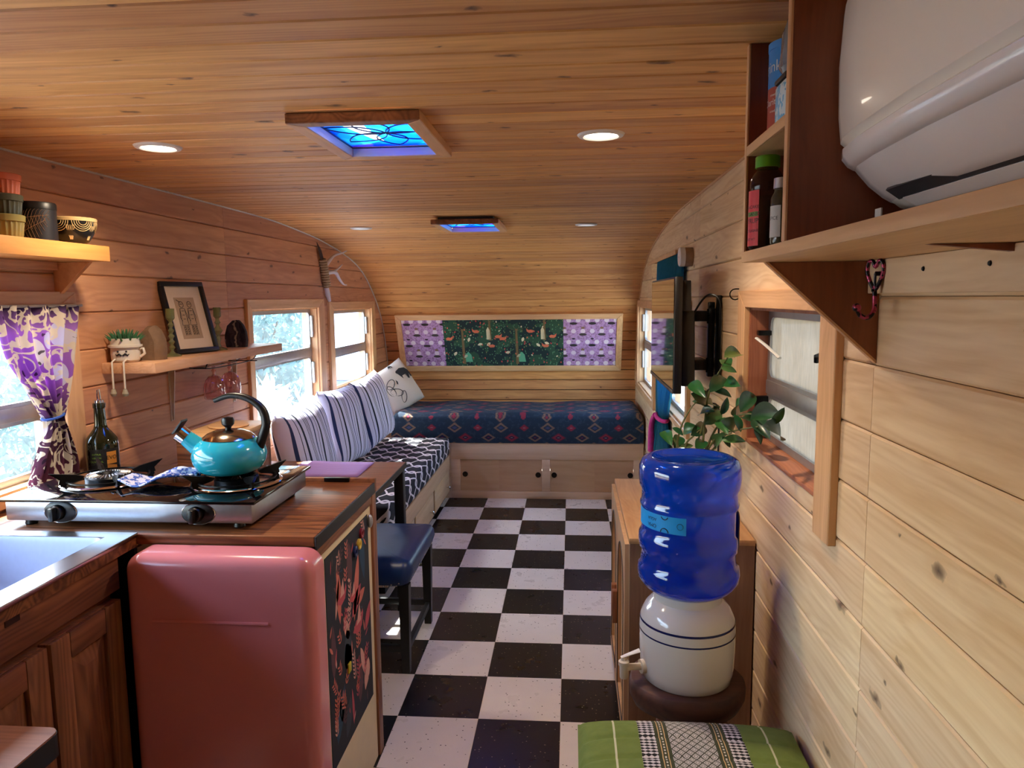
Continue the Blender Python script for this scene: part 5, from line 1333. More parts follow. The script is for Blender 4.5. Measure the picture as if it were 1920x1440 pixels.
# ------------------------------------------------------------------ skylights
def stained(name, cols_, scale):
    t = NT(name); v = t.coord()
    cc_ = t.vor(v, scale, out='Color'); sc = t.n('ShaderNodeSeparateColor'); t.l(cc_, sc.inputs[0])
    n = t.noise(v, 30, 4, 0.6)
    c = t.ramp(sc.outputs[0], cols_, 'CONSTANT'); c = t.mix(t.math('MULTIPLY', n, 0.5), c, (0.05, 0.2, 0.85))
    tl = t.n('ShaderNodeBsdfTranslucent'); t.l(c, tl.inputs[0]); tr = t.n('ShaderNodeBsdfTransparent'); t.l(c, tr.inputs[0])
    mx = t.n('ShaderNodeMixShader'); mx.inputs[0].default_value = 0.5; t.l(tl.outputs[0], mx.inputs[1]); t.l(tr.outputs[0], mx.inputs[2])
    gl = t.n('ShaderNodeBsdfGlossy'); gl.inputs[1].default_value = 0.1
    m2 = t.n('ShaderNodeMixShader'); m2.inputs[0].default_value = 0.05; t.l(mx.outputs[0], m2.inputs[1]); t.l(gl.outputs[0], m2.inputs[2])
    return t.done(m2.outputs[0])
blues = [(0.0, S(70, 180, 250)), (0.3, S(40, 140, 245)), (0.55, S(100, 205, 250)), (0.75, S(50, 110, 235)), (0.9, S(150, 120, 235))]
def skylight(label, op, z, lead_seed, white):
    x0, x1, y0, y1 = op; w = 0.04
    sk_ = thing('skylight', label, 'skylight', ((x0+x1)/2, (y0+y1)/2, z), group='stained glass skylights')
    X0_, X1_, Y0_, Y1_ = x0-w, x1+w, y0-w, y1+w
    for poly, m in (([(X0_, Y0_), (X1_, Y0_), (x1, y0), (x0, y0)], 'alderY'), ([(X0_, Y1_), (X1_, Y1_), (x1, y1), (x0, y1)], 'trimX'), ([(X0_, Y0_), (x0, y0), (x0, y1), (X0_, Y1_)], 'trimY'), ([(X1_, Y0_), (x1, y0), (x1, y1), (X1_, Y1_)], 'trimY')):
        MB().prism(poly, 'z', z-0.026, z-0.0005).build('frame_board', M[m], sk_, bevel=0.002, seg=1)
    for q in ((x0-0.006, x0, y0, y1), (x1, x1+0.006, y0, y1), (x0, x1, y0-0.006, y0), (x0, x1, y1, y1+0.006)):
        box('well_side', plain('well_dark_%d_%d' % (lead_seed, int(q[0]*100)), S(70, 70, 80), 0.6), sk_, q[0], q[1], q[2], q[3], z, z+0.075)
    gz = z+0.004
    glm = stained('stained_%d' % lead_seed, blues, 9.0+lead_seed)
    if white:
        P_ = [(x0+0.045, y0+0.10), (x0+0.105, y0+0.075), (x0+0.115, y1-0.07), (x0+0.09, y1-0.09)]
        Rc = [(x0, y0), (x1, y0), (x1, y1), (x0, y1)]
        mb = MB()
        for k in range(4): mb.prism([Rc[k], Rc[(k+1) % 4], P_[(k+1) % 4], P_[k]], 'z', gz, gz+0.004)
        gl = mb.build('stained_pane', glm, sk_)
        MB().prism(P_, 'z', gz, gz+0.004).build('highlight_patch', glassy('highlight_glass', (1, 1, 1), 0.1, 0.1, 0.5, (1, 1, 1)), gl)  # white highlight on the glass, built in as a pale inset
    else:
        gl = MB().box(x0, x1, y0, y1, gz, gz+0.004).build('stained_pane', glm, sk_)
    lead = plain('lead_came_%d' % lead_seed, S(30, 40, 70), 0.5, 0.5)
    cx_, cy_ = (x0+x1)/2, (y0+y1)/2; sx_, sy_ = (x1-x0), (y1-y0)
    def petal(ox, oy, L, W, a):
        pts = leaf2(ox, oy, L, W, a, 12); return [(min(max(p[0], x0), x1), min(max(p[1], y0), y1), gz-0.001) for p in pts]
    for (ox, oy, L, W, a) in ((cx_+0.02, cy_+0.02, 0.17, 0.05, 0.5), (cx_+0.02, cy_+0.02, 0.16, 0.045, 2.5), (cx_+0.02, cy_+0.02, 0.2, 0.05, -0.6), (cx_+0.02, cy_+0.02, 0.16, 0.05, -1.9), (cx_+0.02, cy_+0.02, 0.15, 0.05, 1.55), (cx_+0.02, cy_+0.02, 0.17, 0.045, 3.6)):
        tube('lead_line', lead, gl, petal(ox, oy, L, W, a), 0.0022, 5, closed=True)
skylight('large blue stained glass skylight with wooden frame near the stove', (-0.648, -0.397, 1.805, 2.19), 2.0, 1, True)
skylight('small far blue stained glass skylight with wooden frame', (-0.718, -0.428, 4.0, 4.45), 1.979, 2, False)
# ------------------------------------------------------------------ sideboard with cane doors
sb = thing('cane_sideboard', 'narrow oak sideboard with arched cane doors under the television', 'sideboard', (0.37, 2.57, 0))
SX0, SX1, SY0, SY1 = 0.182, 0.560, 2.205, 2.95
box('top', M['oakY'], sb, SX0-0.004, SX1, SY0-0.004, SY1+0.004, 0.792, 0.81, 0.002)
box('side', M['oakZ'], sb, SX0, SX1, SY0, SY0+0.018, 0.10, 0.7915)
box('side', M['oakZ'], sb, SX0, SX1, SY1-0.018, SY1, 0.10, 0.7915)
box('bottom', M['oakY'], sb, SX0, SX1, SY0+0.0185, SY1-0.0185, 0.10, 0.118)
box('back', M['oakZ'], sb, SX1-0.008, SX1, SY0+0.0185, SY1-0.0185, 0.1185, 0.7915)
for (lx, ly) in ((SX0+0.07, SY0+0.07), (SX1-0.05, SY0+0.07), (SX0+0.07, SY1-0.07), (SX1-0.05, SY1-0.07)):
    lathe('foot', M['oakZ'], sb, [(0.014, 0.0), (0.02, 0.10)], (lx, ly, 0.0), 14)
t = NT('cane_weave'); v = t.coord(); s = t.sep(v)
chk = t.math('MULTIPLY', t.math('SINE', t.math('MULTIPLY', s[1], 900.0)), t.math('SINE', t.math('MULTIPLY', s[2], 900.0)))
c = t.mix(t.math('GREATER_THAN', chk, 0.25), S(206, 174, 132), S(120, 92, 62))
cane = t.done(t.pbr(c, 0.7))
oakl = wood('oak_door', S(202, 162, 122), S(178, 136, 96), 'z', 0.0, 0.5, 1.0, 0.02, ring=0.3)
ym = (SY0+SY1)/2
for (a, b, hy) in ((SY0+0.002, ym-0.0015, ym-0.03), (ym+0.0015, SY1-0.002, ym+0.03)):
    z0, z1 = 0.105, 0.789; R = (b-a)/2-0.05; cy = (a+b)/2
    d = MB().box(SX0-0.004, SX0-0.0005, a, b, z0, z1).build('door', cane, sb)
    # door frame: slab with an arched opening, built as a ring of quads
    n = 16
    inner = [(cy-R, z0+0.055)]+[(cy-R*math.cos(PI*k/n), z1-0.06-R+R*math.sin(PI*k/n)) for k in range(n+1)]+[(cy+R, z0+0.055)]
    outer = [(a, z0)]+[(a, z1-0.06-R)]+[(a+(b-a)*k/(n-2), z1) for k in range(n-1)]+[(b, z1-0.06-R), (b, z0)]
    mb = MB(); N_ = len(inner)
    for x_ in (0,):
        vs = [(SX0-0.004, p[0], p[1]) for p in inner]+[(SX0-0.004, p[0], p[1]) for p in outer]+[(SX0-0.016, p[0], p[1]) for p in inner]+[(SX0-0.016, p[0], p[1]) for p in outer]
        fs = []
        for k in range(N_):
            k2 = (k+1) % N_
            fs += [(2*N_+k, 2*N_+k2, 3*N_+k2, 3*N_+k), (k, k2, 2*N_+k2, 2*N_+k), (N_+k, 3*N_+k, 3*N_+k2, N_+k2), (k, N_+k, N_+k2, k2)]
        mb.add(vs, fs)
    mb.build('door_frame', oakl, d)
    tube('arch_bead', M['black'], d, [(SX0-0.0165, p[0], p[1]) for p in inner], 0.0016, 4, closed=True)
    box('handle', M['alder'], d, SX0-0.034, SX0-0.016, hy-0.014, hy+0.014, 0.38, 0.50, 0.002)

# ------------------------------------------------------------------ stump stand, crock, bottle
JX, JY = 0.318, 1.95
ss = thing('stump_stand', 'dark live-edge wooden stump stand under the water crock', 'stand', (JX, JY, 0))
mb = MB(); n = 40; vs = []; random.seed(3)
ph = [random.uniform(0, 6) for _ in range(4)]
def sr(a): return 0.152*(1+0.03*math.sin(2*a+ph[0])+0.02*math.sin(3*a+ph[1])+0.012*math.sin(7*a+ph[2]))
for (k, z) in ((0.80, 0.432), (0.93, 0.438), (1.0, 0.462), (1.01, 0.485), (0.985, 0.503), (0.96, 0.5055)):
    for j in range(n): a = 2*PI*j/n; vs.append((JX+sr(a)*k*math.cos(a), JY+sr(a)*k*math.sin(a), z))
fs = [(i*n+j, i*n+(j+1) % n, (i+1)*n+(j+1) % n, (i+1)*n+j) for i in range(5) for j in range(n)]+[tuple(range(n))[::-1], tuple(5*n+j for j in range(n))]
mb.add(vs, fs).build('slab', M['stump'], ss, smooth=True, angle=50)
for k in range(3):
    a = 0.5+k*2*PI/3+PI/2
    tube('leg', M['alder'], ss, [(JX+0.09*math.cos(a), JY+0.09*math.sin(a), 0.436), (JX+0.125*math.cos(a), JY+0.125*math.sin(a), 0.0)], [0.024, 0.017], 12)
ck = thing('water_crock', 'white ceramic water crock with blue bands on the stump stand', 'crock', (JX, JY, 0.506))
glaz = plain('white_glaze', S(216, 210, 200), 0.15, 0.0, 0.02, 6, Coat_Weight=0.4)
CZ = 0.506
lathe('body', glaz, ck, [(0.0, 0.0), (0.115, 0.0), (0.121, 0.006), (0.126, 0.03), (0.129, 0.09), (0.129, 0.155), (0.125, 0.18), (0.114, 0.203), (0.098, 0.22), (0.092, 0.226), (0.09, 0.25), (0.086, 0.25), (0.086, 0.225), (0.0, 0.222)], (JX, JY, CZ), 64)
bl = plain('cobalt_band', S(20, 26, 78), 0.2)
for (z, h, r) in ((0.168, 0.0062, 0.1282), (0.139, 0.0045, 0.1296)):
    MB().lathe([(r, -h/2), (r+0.0006, 0), (r-0.0005 if z > 0.15 else r, h/2)], (JX, JY, CZ+z), 64, caps=False).build('blue_band', bl, ck, smooth=True)
ivp = plain('spigot_plastic', S(216, 204, 186), 0.4)
sg = tube('spigot', ivp, ck, [(JX-0.122, JY-0.04, 0.548), (JX-0.172, JY-0.055, 0.551)], 0.0095, 12)
MB().tube([(JX-0.119, JY-0.039, 0.548), (JX-0.130, JY-0.0425, 0.548)], 0.019, 16).build('spigot_flange', ivp, sg, smooth=True)
lathe('spigot_barrel', ivp, sg, [(0.010, -0.034), (0.011, -0.03), (0.012, 0.0), (0.0145, 0.004), (0.0145, 0.014), (0.009, 0.018), (0.008, 0.026), (0.0, 0.026)], (JX-0.176, JY-0.056, 0.555), 16)
tube('spigot_lever', M['white'], sg, [(JX-0.184, JY-0.058, 0.580), (JX-0.160, JY-0.054, 0.589), (JX-0.133, JY-0.05, 0.598)], [0.006, 0.007, 0.009], 8, flat=(0.5, (0, 0, 1)))
# bottle
jg = thing('water_bottle', 'big translucent blue water bottle upside down on the crock', 'water bottle', (JX, JY, 0.74))
t = NT('blue_polycarbonate')
lw = t.n('ShaderNodeLayerWeight'); lw.inputs[0].default_value = 0.35
tr = t.n('ShaderNodeBsdfTransparent'); t.inp(tr.inputs[0], (0.06, 0.30, 0.95))
tl = t.n('ShaderNodeBsdfTranslucent'); t.inp(tl.inputs[0], (0.005, 0.2, 1.0))
df = t.n('ShaderNodeBsdfDiffuse'); t.inp(df.inputs[0], (0.002, 0.13, 0.85))
m0 = t.n('ShaderNodeMixShader'); m0.inputs[0].default_value = 0.4; t.l(tl.outputs[0], m0.inputs[1]); t.l(df.outputs[0], m0.inputs[2])
m1 = t.n('ShaderNodeMixShader'); m1.inputs[0].default_value = 0.42; t.l(tr.outputs[0], m1.inputs[1]); t.l(m0.outputs[0], m1.inputs[2])
gl = t.n('ShaderNodeBsdfGlossy'); gl.inputs[1].default_value = 0.06
frn = schlick(t, 1.3)
m2 = t.n('ShaderNodeMixShader'); t.l(frn, m2.inputs[0]); t.l(m1.outputs[0], m2.inputs[1]); t.l(gl.outputs[0], m2.inputs[2])
pc_m = t.done(m2.outputs[0])
jprof = [(0.055, 0.745), (0.075, 0.747), (0.098, 0.756), (0.122, 0.772), (0.134, 0.792), (0.1365, 0.81), (0.134, 0.828), (0.128, 0.836), (0.127, 0.872), (0.133, 0.880), (0.1345, 0.90), (0.133, 0.918), (0.127, 0.926), (0.1265, 0.945), (0.127, 0.99), (0.131, 0.995), (0.131, 1.002), (0.127, 1.008), (0.127, 1.036), (0.133, 1.048), (0.1355, 1.075), (0.134, 1.10), (0.126, 1.118), (0.112, 1.125), (0.1, 1.124), (0.09, 1.118), (0.06, 1.112), (0.0, 1.110)]
mb = MB(); n = 64; vs = []
for (r, z) in jprof:
    for j in range(n):
        a = 2*PI*j/n
        d = abs((a+PI) % (2*PI)-PI)      # angle from +x
        dent = math.exp(-(d/0.36)**4)*max(0, math.sin(PI*min(1, max(0, (z-0.83)/0.17))))**0.7
        rr = r*(1-0.2*dent)
        vs.append((JX+rr*math.cos(a), JY+rr*math.sin(a), z))
fs = [(i*n+j, i*n+(j+1) % n, (i+1)*n+(j+1) % n, (i+1)*n+j) for i in range(len(jprof)-1) for j in range(n)]
mb.add(vs, fs).build('bottle', pc_m, jg, smooth=True, angle=80)
tube('carry_handle', plain('dark_blue_plastic', S(10, 18, 62), 0.3), jg, spline([(JX+0.108, JY, 0.985), (JX+0.128, JY, 0.97), (JX+0.13, JY, 0.92), (JX+0.128, JY, 0.87), (JX+0.110, JY, 0.85)], 4), 0.009, 8, flat=(0.6, (1, 0, 0)))
# water inside
wm = glassy('water_body', (0.35, 0.5, 0.9), 0.02, 0.2, 0.2, (0.02, 0.1, 0.6))
lathe('water', wm, jg, [(0.0, 0.752), (0.07, 0.754), (0.118, 0.776), (0.13, 0.80), (0.13, 0.826), (0.1245, 0.838), (0.1245, 0.868), (0.128, 0.885), (0.128, 0.9), (0.0, 0.9)], (JX, JY, 0), 40)
lbm = plain('cyan_label', S(30, 150, 226), 0.4)
a0, a1 = -PI-0.15, -1.78
lab = cyl_patch((JX, JY, 0), 0.1285, a0, a1, 0.945, 0.99, 20).build('label', lbm, jg, smooth=True)
inkn = plain('label_ink', S(16, 24, 60), 0.5)
def lab_ring(ac, z, r, th):
    mb = MB(); R = 0.1292; n = 20; ins = []; 
    for q in range(n+1):
        b = 2*PI*q/n; ins.append((ac+r*math.cos(b)/R, z+r*math.sin(b)))
    pts = [p for p in ins if 0.9445 <= p[1] <= 0.9905]
    runs = []; cur = []
    for p in ins:
        if 0.9455 <= p[1] <= 0.9895: cur.append(p)
        else:
            if len(cur) > 1: runs.append(cur)
            cur = []
    if len(cur) > 1: runs.append(cur)
    for rn in runs: mb.tube([(JX+R*math.cos(a), JY+R*math.sin(a), z_) for a, z_ in rn], th, 4)
    if mb.f: mb.build('label_ring', inkn, lab, smooth=True)
lab_ring(-1.90, 0.967, 0.008, 0.0006); lab_ring(-2.23, 0.990, 0.010, 0.0013); lab_ring(-2.23, 0.946, 0.011, 0.0013)
cyl_text((JX, JY, 0), 0.1292, -2.55, 0.975, 'AGUA', 0.012, True).build('label_text', inkn, lab)
cyl_text((JX, JY, 0), 0.1292, -2.55, 0.958, 'OMA', 0.014, True).build('label_text', inkn, lab)

# ------------------------------------------------------------------ green seat cushion on a bench
bn = thing('side_bench', 'plain wooden bench under the green cushion', 'bench', (0.29, 1.4, 0))
box('seat', M['mapleX'], bn, 0.03, 0.55, 1.10, 1.73, 0.39, 0.418, 0.003)
for (lx, ly) in ((0.06, 1.13), (0.52, 1.13), (0.06, 1.70), (0.52, 1.70)): box('leg', M['alder'], bn, lx-0.018, lx+0.018, ly-0.018, ly+0.018, 0.0, 0.39, 0.002)
t = NT('thai_cushion'); v = t.coord(); s = t.sep(v)
ax_ = t.math('ABSOLUTE', s[0])
green = t.mix(t.noise(v, 40, 3), S(92, 112, 44), S(116, 134, 62))
olive = S(58, 62, 38)
yv = s[1]
lat = t.math('SUBTRACT', t.math('ABSOLUTE', t.math('SUBTRACT', t.math('FRACT', t.math('MULTIPLY', s[0], 48.0)), 0.5)), t.math('SUBTRACT', 0.5, t.math('ABSOLUTE', t.math('SUBTRACT', t.math('FRACT', t.math('MULTIPLY', yv, 42.0)), 0.5))))
lat = t.math('ABSOLUTE', lat)
latc = t.ramp(lat, [(0.0, S(70, 72, 62)), (0.1, S(190, 186, 180)), (0.24, S(110, 112, 104)), (0.34, S(206, 200, 196)), (0.46, S(90, 92, 84))], 'CONSTANT')
orn = t.math('ABSOLUTE', t.math('SUBTRACT', t.math('FRACT', t.math('MULTIPLY', yv, 90.0)), 0.5))
oru = t.math('ABSOLUTE', t.math('SUBTRACT', t.math('FRACT', t.math('MULTIPLY', s[0], 75.0)), 0.5))
ornc = t.mix(t.math('GREATER_THAN', t.math('ADD', orn, t.math('MULTIPLY', oru, 0.7)), 0.42), S(206, 200, 200), S(24, 24, 26))
dotc = t.mix(t.math('LESS_THAN', orn, 0.25), olive, S(200, 196, 180))
c = green
def band(lo, hi, col, c): return t.mix(t.math('MULTIPLY', t.math('GREATER_THAN', ax_, lo), t.math('LESS_THAN', ax_, hi)), c, col)
c = band(0.178, 0.183, S(196, 196, 160), c)
c = band(0.084, 0.122, ornc, c); c = band(0.052, 0.084, olive, c); c = band(0.060, 0.0625, S(190, 160, 110), c); c = band(0.0735, 0.076, S(190, 160, 110), c); c = band(0.066, 0.070, dotc, c)
c = band(-1.0, 0.052, latc, c)
thai = t.done(t.pbr(c, 0.9, 0.0, t.bump(t.noise(v, 220, 2), 0.2, 0.002)))
gc = thing('green_cushion', 'green quilted cushion with woven white centre band at bottom right', 'cushion', (0.284, 1.44, 0.42))
def gcf(sg_):
    def f(u, w):
        a, b = 2*u-1, 2*w-1
        x = 0.284+a*0.268*(1-0.03*(1-b*b)*0); y = 1.44+b*0.325
        e = max(0, (1-abs(a)**7)*(1-abs(b)**7))**0.5
        z = 0.4595+sg_*0.041*e
        if sg_ > 0:
            ce = min(1, abs(a)*1.6); q = abs(math.sin((b*0.325+0.325-0.045)/0.083*PI)); z -= 0.010*(1-q)**6*e*(0.35+0.65*ce); z += 0.006*(1-abs(a)**2)
        return (x, y, z)
    return f
MB().grid(gcf(1), 40, 90).build('top_cover', thai, gc, smooth=True, angle=80)
MB().grid(gcf(-1), 20, 20).build('underside', plain('green_under', S(92, 108, 46), 0.9), gc, smooth=True, angle=80)

# ------------------------------------------------------------------ television on a swing arm
tv = thing('television', 'flat television swung out from the right wall', 'television', (0.40, 3.0, 1.2))
TY0_, TY1_, TZ0, TZ1 = 2.635, 3.365, 1.203, 1.622
bez = M['blackplastic']
scm = plain('tv_screen', S(10, 10, 12), 0.06, 0.0, 0.02, Specular_IOR_Level=1.0, Coat_Weight=1.0, Coat_Roughness=0.03)
box('panel', bez, tv, 0.3665, 0.395, TY0_, TY1_, TZ0, TZ1, 0.004)
box('screen', scm, tv, 0.3645, 0.3668, TY0_+0.008, TY1_-0.008, TZ0+0.016, TZ1-0.008)
box('lower_bezel', plain('bezel_grey', S(60, 50, 46), 0.3), tv, 0.362, 0.3664, TY0_+0.002, TY1_-0.002, TZ0, TZ0+0.014, 0.001)
MB().prism([(TY0_+0.05, TZ0+0.02), (TY1_-0.05, TZ0+0.02), (TY1_-0.08, TZ1-0.12), (TY0_+0.08, TZ1-0.12)], 'x', 0.3955, 0.452).build('rear_housing', bez, tv, bevel=0.012)
for k in range(10): box('vent_slot', M['black'], tv, 0.4521, 0.4526, TY0_+0.09+k*0.012, TY0_+0.095+k*0.012, TZ0+0.05, TZ0+0.10)
MB().prism([(2.66, 1.50), (2.70, 1.50), (2.70, 1.60), (2.68, 1.61)], 'x', 0.3955, 0.43).build('upper_rib', bez, tv, bevel=0.003)
mt = thing('tv_mount', 'black swing-arm wall mount behind the television', 'bracket', (0.55, 2.9, 1.38))
bm_ = M['blackmetal']
box('wall_plate', bm_, mt, XR-0.012, XR-0.0005, 2.80, 2.86, 1.19, 1.555, 0.003)
box('pivot_post', bm_, mt, 0.528, 0.552, 2.865, 2.895, 1.24, 1.53, 0.004)
for z in (1.475, 1.285): box('arm', bm_, mt, 0.468, 0.530, 2.87, 3.02, z-0.02, z+0.02, 0.004)
box('arm_plate', bm_, mt, 0.462, 0.480, 2.965, 3.02, 1.235, 1.52, 0.004)
box('vesa_plate', bm_, mt, 0.4535, 0.4615, 2.90, 3.10, 1.28, 1.48, 0.003)
for z in (1.475, 1.285): lathe('pivot_cap', bm_, mt, [(0.0, -0.03), (0.016, -0.028), (0.018, 0.0), (0.016, 0.028), (0.0, 0.03)], (0.540, 2.88, z), 16)
o = thing('tv_cable', 'black cable looping from the television to the wall mount', 'cable', (0.5, 2.85, 1.5))
tube('upper_loop', M['blackplastic'], o, spline([(0.455, 2.85, 1.43), (0.475, 2.84, 1.50), (0.51, 2.80, 1.555), (0.545, 2.78, 1.545), (0.555, 2.775, 1.49), (0.556, 2.775, 1.40)], 6), 0.004, 6)
tube('lower_loop', M['blackplastic'], o, spline([(0.556, 2.775, 1.40), (0.556, 2.77, 1.24), (0.53, 2.76, 1.215), (0.505, 2.76, 1.19), (0.515, 2.76, 1.155), (0.545, 2.765, 1.145), (0.556, 2.77, 1.10), (0.556, 2.77, 0.815)], 6), 0.004, 6)

# ------------------------------------------------------------------ teal curtain and fittings
t = NT('teal_cloth'); v = t.coord(); c = t.mix(t.noise(v, 60, 2), S(40, 96, 110), S(66, 128, 146))
tl = t.n('ShaderNodeBsdfTranslucent'); t.inp(tl.inputs[0], S(60, 150, 200)); df = t.n('ShaderNodeBsdfDiffuse'); t.l(c, df.inputs[0])
mx = t.n('ShaderNodeMixShader'); mx.inputs[0].default_value = 0.4; t.l(df.outputs[0], mx.inputs[1]); t.l(tl.outputs[0], mx.inputs[2])
M['teal'] = t.done(mx.outputs[0])
tc = thing('teal_curtain', 'teal curtain tied back behind the television', 'curtain', (0.53, 4.0, 0.6))
curtain(MB(), 0.528, [(1.765, 3.62, 4.45, 0.008), (1.72, 3.62, 4.46, 0.014), (1.5, 3.66, 4.50, 0.016), (1.2, 3.78, 4.50, 0.016), (0.95, 4.0, 4.44, 0.017), (0.86, 4.10, 4.38, 0.018), (0.80, 4.10, 4.42, 0.018), (0.65, 4.02, 4.60, 0.018), (0.45, 3.98, 4.68, 0.018)], 9, 0.02, 140).build('cloth', M['teal'], tc, smooth=True, angle=80, solid=0.0015)
pt = plain('pink_scarf', S(206, 50, 130), 0.8, 0, 0.3, 60, 0.3)
tb_ = tube('tie_scarf', pt, tc, [(0.525+0.028*math.cos(a*PI/8), 4.24+0.15*math.sin(a*PI/8), 0.855) for a in range(16)], 0.012, 8, closed=True)
tube('tassel', pt, tc, spline([(0.498, 4.34, 0.855), (0.490, 4.42, 0.80), (0.492, 4.48, 0.72), (0.495, 4.50, 0.60)], 4), [0.014+0.0006*i for i in range(13)], 8)
o = thing('curtain_ledge', 'thin wooden ledge carrying the teal curtain', 'ledge', (0.54, 4.3, 1.77))
box('board', M['trimY'], o, 0.505, XR, 3.64, 4.93, 1.768, 1.778, 0.001)
box('stop', M['trimY'], o, 0.505, 0.51, 3.64, 4.93, 1.755, 1.768)
o = thing('round_sensor', 'round wooden disc with white face on the wall above the television', 'wall disc', (XR, 3.5, 1.735))
MB().lathe([(0.0, 0.0), (0.042, 0.0), (0.044, 0.003), (0.044, 0.036), (0.0, 0.036)], (XR-0.0365, 3.50, 1.735), 28, Matrix.Rotation(PI/2, 3, 'Y')).build('wood_body', M['oakZ'], o, smooth=True)
wf = MB().lathe([(0.0, 0.0), (0.040, 0.0), (0.0445, 0.004), (0.0445, 0.026), (0.0, 0.026)], (XR-0.063, 3.50, 1.735), 28, Matrix.Rotation(PI/2, 3, 'Y')).build('white_face', M['white'], o, smooth=True)
text_on(MB(), 'mini', 0.012, lambda x, y: (XR-0.0633, 3.50-x, 1.735+y)).build('face_text', M['black'], wf)
def chook(label, y, z):
    o = thing('cup_hook', label, 'hook', (XR, y, z), group='cup hooks in the right wall')
    tube('wire', M['blackmetal'], o, [(XR, y, z)]+[(XR-0.012-0.018*math.sin(a*PI/7)-0.0, y+0.0, z-0.012+0.018*math.cos(a*PI/7)-0.006) for a in range(0, 11)], 0.0022, 6)
chook('small black cup hook in the wall beside the big right window', 2.53, 1.575)
chook('small brass cup hook near the far right corner', 6.32, 1.36)
LEAVES = [((0.489, 2.22, 1.381), (0.61, 0.79, 0.0), 0.076), ((0.493, 2.313, 1.323), (0.96, 0.0, -0.28), 0.035), ((0.504, 2.338, 1.279), (0.29, -0.96, -0.06), 0.063), ((0.476, 2.387, 1.275), (0.54, 0.77, 0.33), 0.078), ((0.491, 2.386, 1.24), (0.93, 0.0, -0.37), 0.043), ((0.405, 2.38, 1.257), (0.32, -0.87, -0.38), 0.069), ((0.432, 2.42, 1.216), (0.58, 0.73, -0.36), 0.082), ((0.431, 2.46, 1.197), (0.96, 0.0, -0.28), 0.035), ((0.437, 2.4, 1.177), (0.33, -0.91, 0.24), 0.066), ((0.474, 2.44, 1.157), (0.56, 0.77, 0.31), 0.078), ((0.482, 2.314, 1.207), (0.3, 0.0, 0.95), 0.04), ((0.504, 2.237, 1.218), (0.08, -0.82, 0.57), 0.073), ((0.521, 2.187, 1.246), (0.45, 0.79, 0.42), 0.076), ((0.502, 2.21, 1.17), (0.36, 0.0, -0.93), 0.039), ((0.518, 2.167, 1.196), (0.16, -0.99, -0.03), 0.061), ((0.511, 1.925, 1.249), (0.73, 0.68, 0.05), 0.088), ((0.522, 1.867, 1.248), (0.59, 0.0, 0.81), 0.037), ((0.531, 2.066, 1.187), (0.23, -0.87, -0.44), 0.069), ((0.518, 1.862, 1.21), (0.55, 0.72, -0.43), 0.084), ((0.526, 2.068, 1.156), (0.42, 0.0, -0.91), 0.033), ((0.48, 2.333, 1.145), (0.12, -0.93, -0.34), 0.064), ((0.499, 2.298, 1.148), (0.51, 0.77, -0.38), 0.078), ((0.512, 2.307, 1.101), (1.0, 0.0, -0.04), 0.05), ((0.479, 2.398, 1.078), (0.16, -0.8, 0.58), 0.075), ((0.429, 2.44, 1.112), (0.54, 0.82, 0.19), 0.073), ((0.349, 2.38, 1.114), (0.81, 0.0, -0.59), 0.027), ((0.317, 2.42, 1.09), (0.18, -0.92, -0.34), 0.065), ((0.361, 2.46, 1.068), (0.3, 0.91, 0.27), 0.066), ((0.491, 2.315, 1.092), (0.6, 0.0, -0.8), 0.03), ((0.493, 2.359, 1.339), (-0.06, -0.94, -0.34), 0.064), ((0.459, 2.38, 1.202), (0.35, 0.88, -0.32), 0.068), ((0.383, 2.42, 1.057), (1.0, 0.0, 0.07), 0.028), ((0.397, 2.46, 1.108), (0.41, -0.88, 0.23), 0.068), ((0.426, 2.4, 1.069), (0.34, 0.92, 0.21), 0.065)]
STEMS = [[(0.395, 2.43, 0.95), (0.431, 2.42, 1.042), (0.441, 2.42, 1.141), (0.453, 2.42, 1.238), (0.481, 2.396, 1.311), (0.491, 2.318, 1.364), (0.497, 2.26, 1.39)], [(0.395, 2.43, 0.95), (0.443, 2.42, 1.042), (0.482, 2.42, 1.123), (0.499, 2.29, 1.175), (0.512, 2.154, 1.208), (0.518, 2.067, 1.219)], [(0.395, 2.43, 0.95), (0.449, 2.42, 1.042), (0.486, 2.396, 1.101), (0.502, 2.275, 1.135), (0.513, 2.154, 1.165), (0.52, 2.048, 1.189)], [(0.395, 2.43, 0.95), (0.353, 2.42, 1.041), (0.364, 2.42, 1.122), (0.395, 2.42, 1.185), (0.416, 2.42, 1.208)], [(0.395, 2.43, 0.95), (0.414, 2.42, 1.042), (0.425, 2.42, 1.096), (0.448, 2.42, 1.158), (0.484, 2.396, 1.194)], [(0.395, 2.43, 0.95), (0.379, 2.42, 1.054), (0.404, 2.42, 1.09), (0.425, 2.42, 1.112)], [(0.395, 2.43, 0.95), (0.466, 2.42, 1.042), (0.483, 2.42, 1.06), (0.492, 2.357, 1.103), (0.5, 2.29, 1.126)], [(0.395, 2.43, 0.95), (0.361, 2.42, 1.041), (0.343, 2.42, 1.077), (0.326, 2.42, 1.09)]]
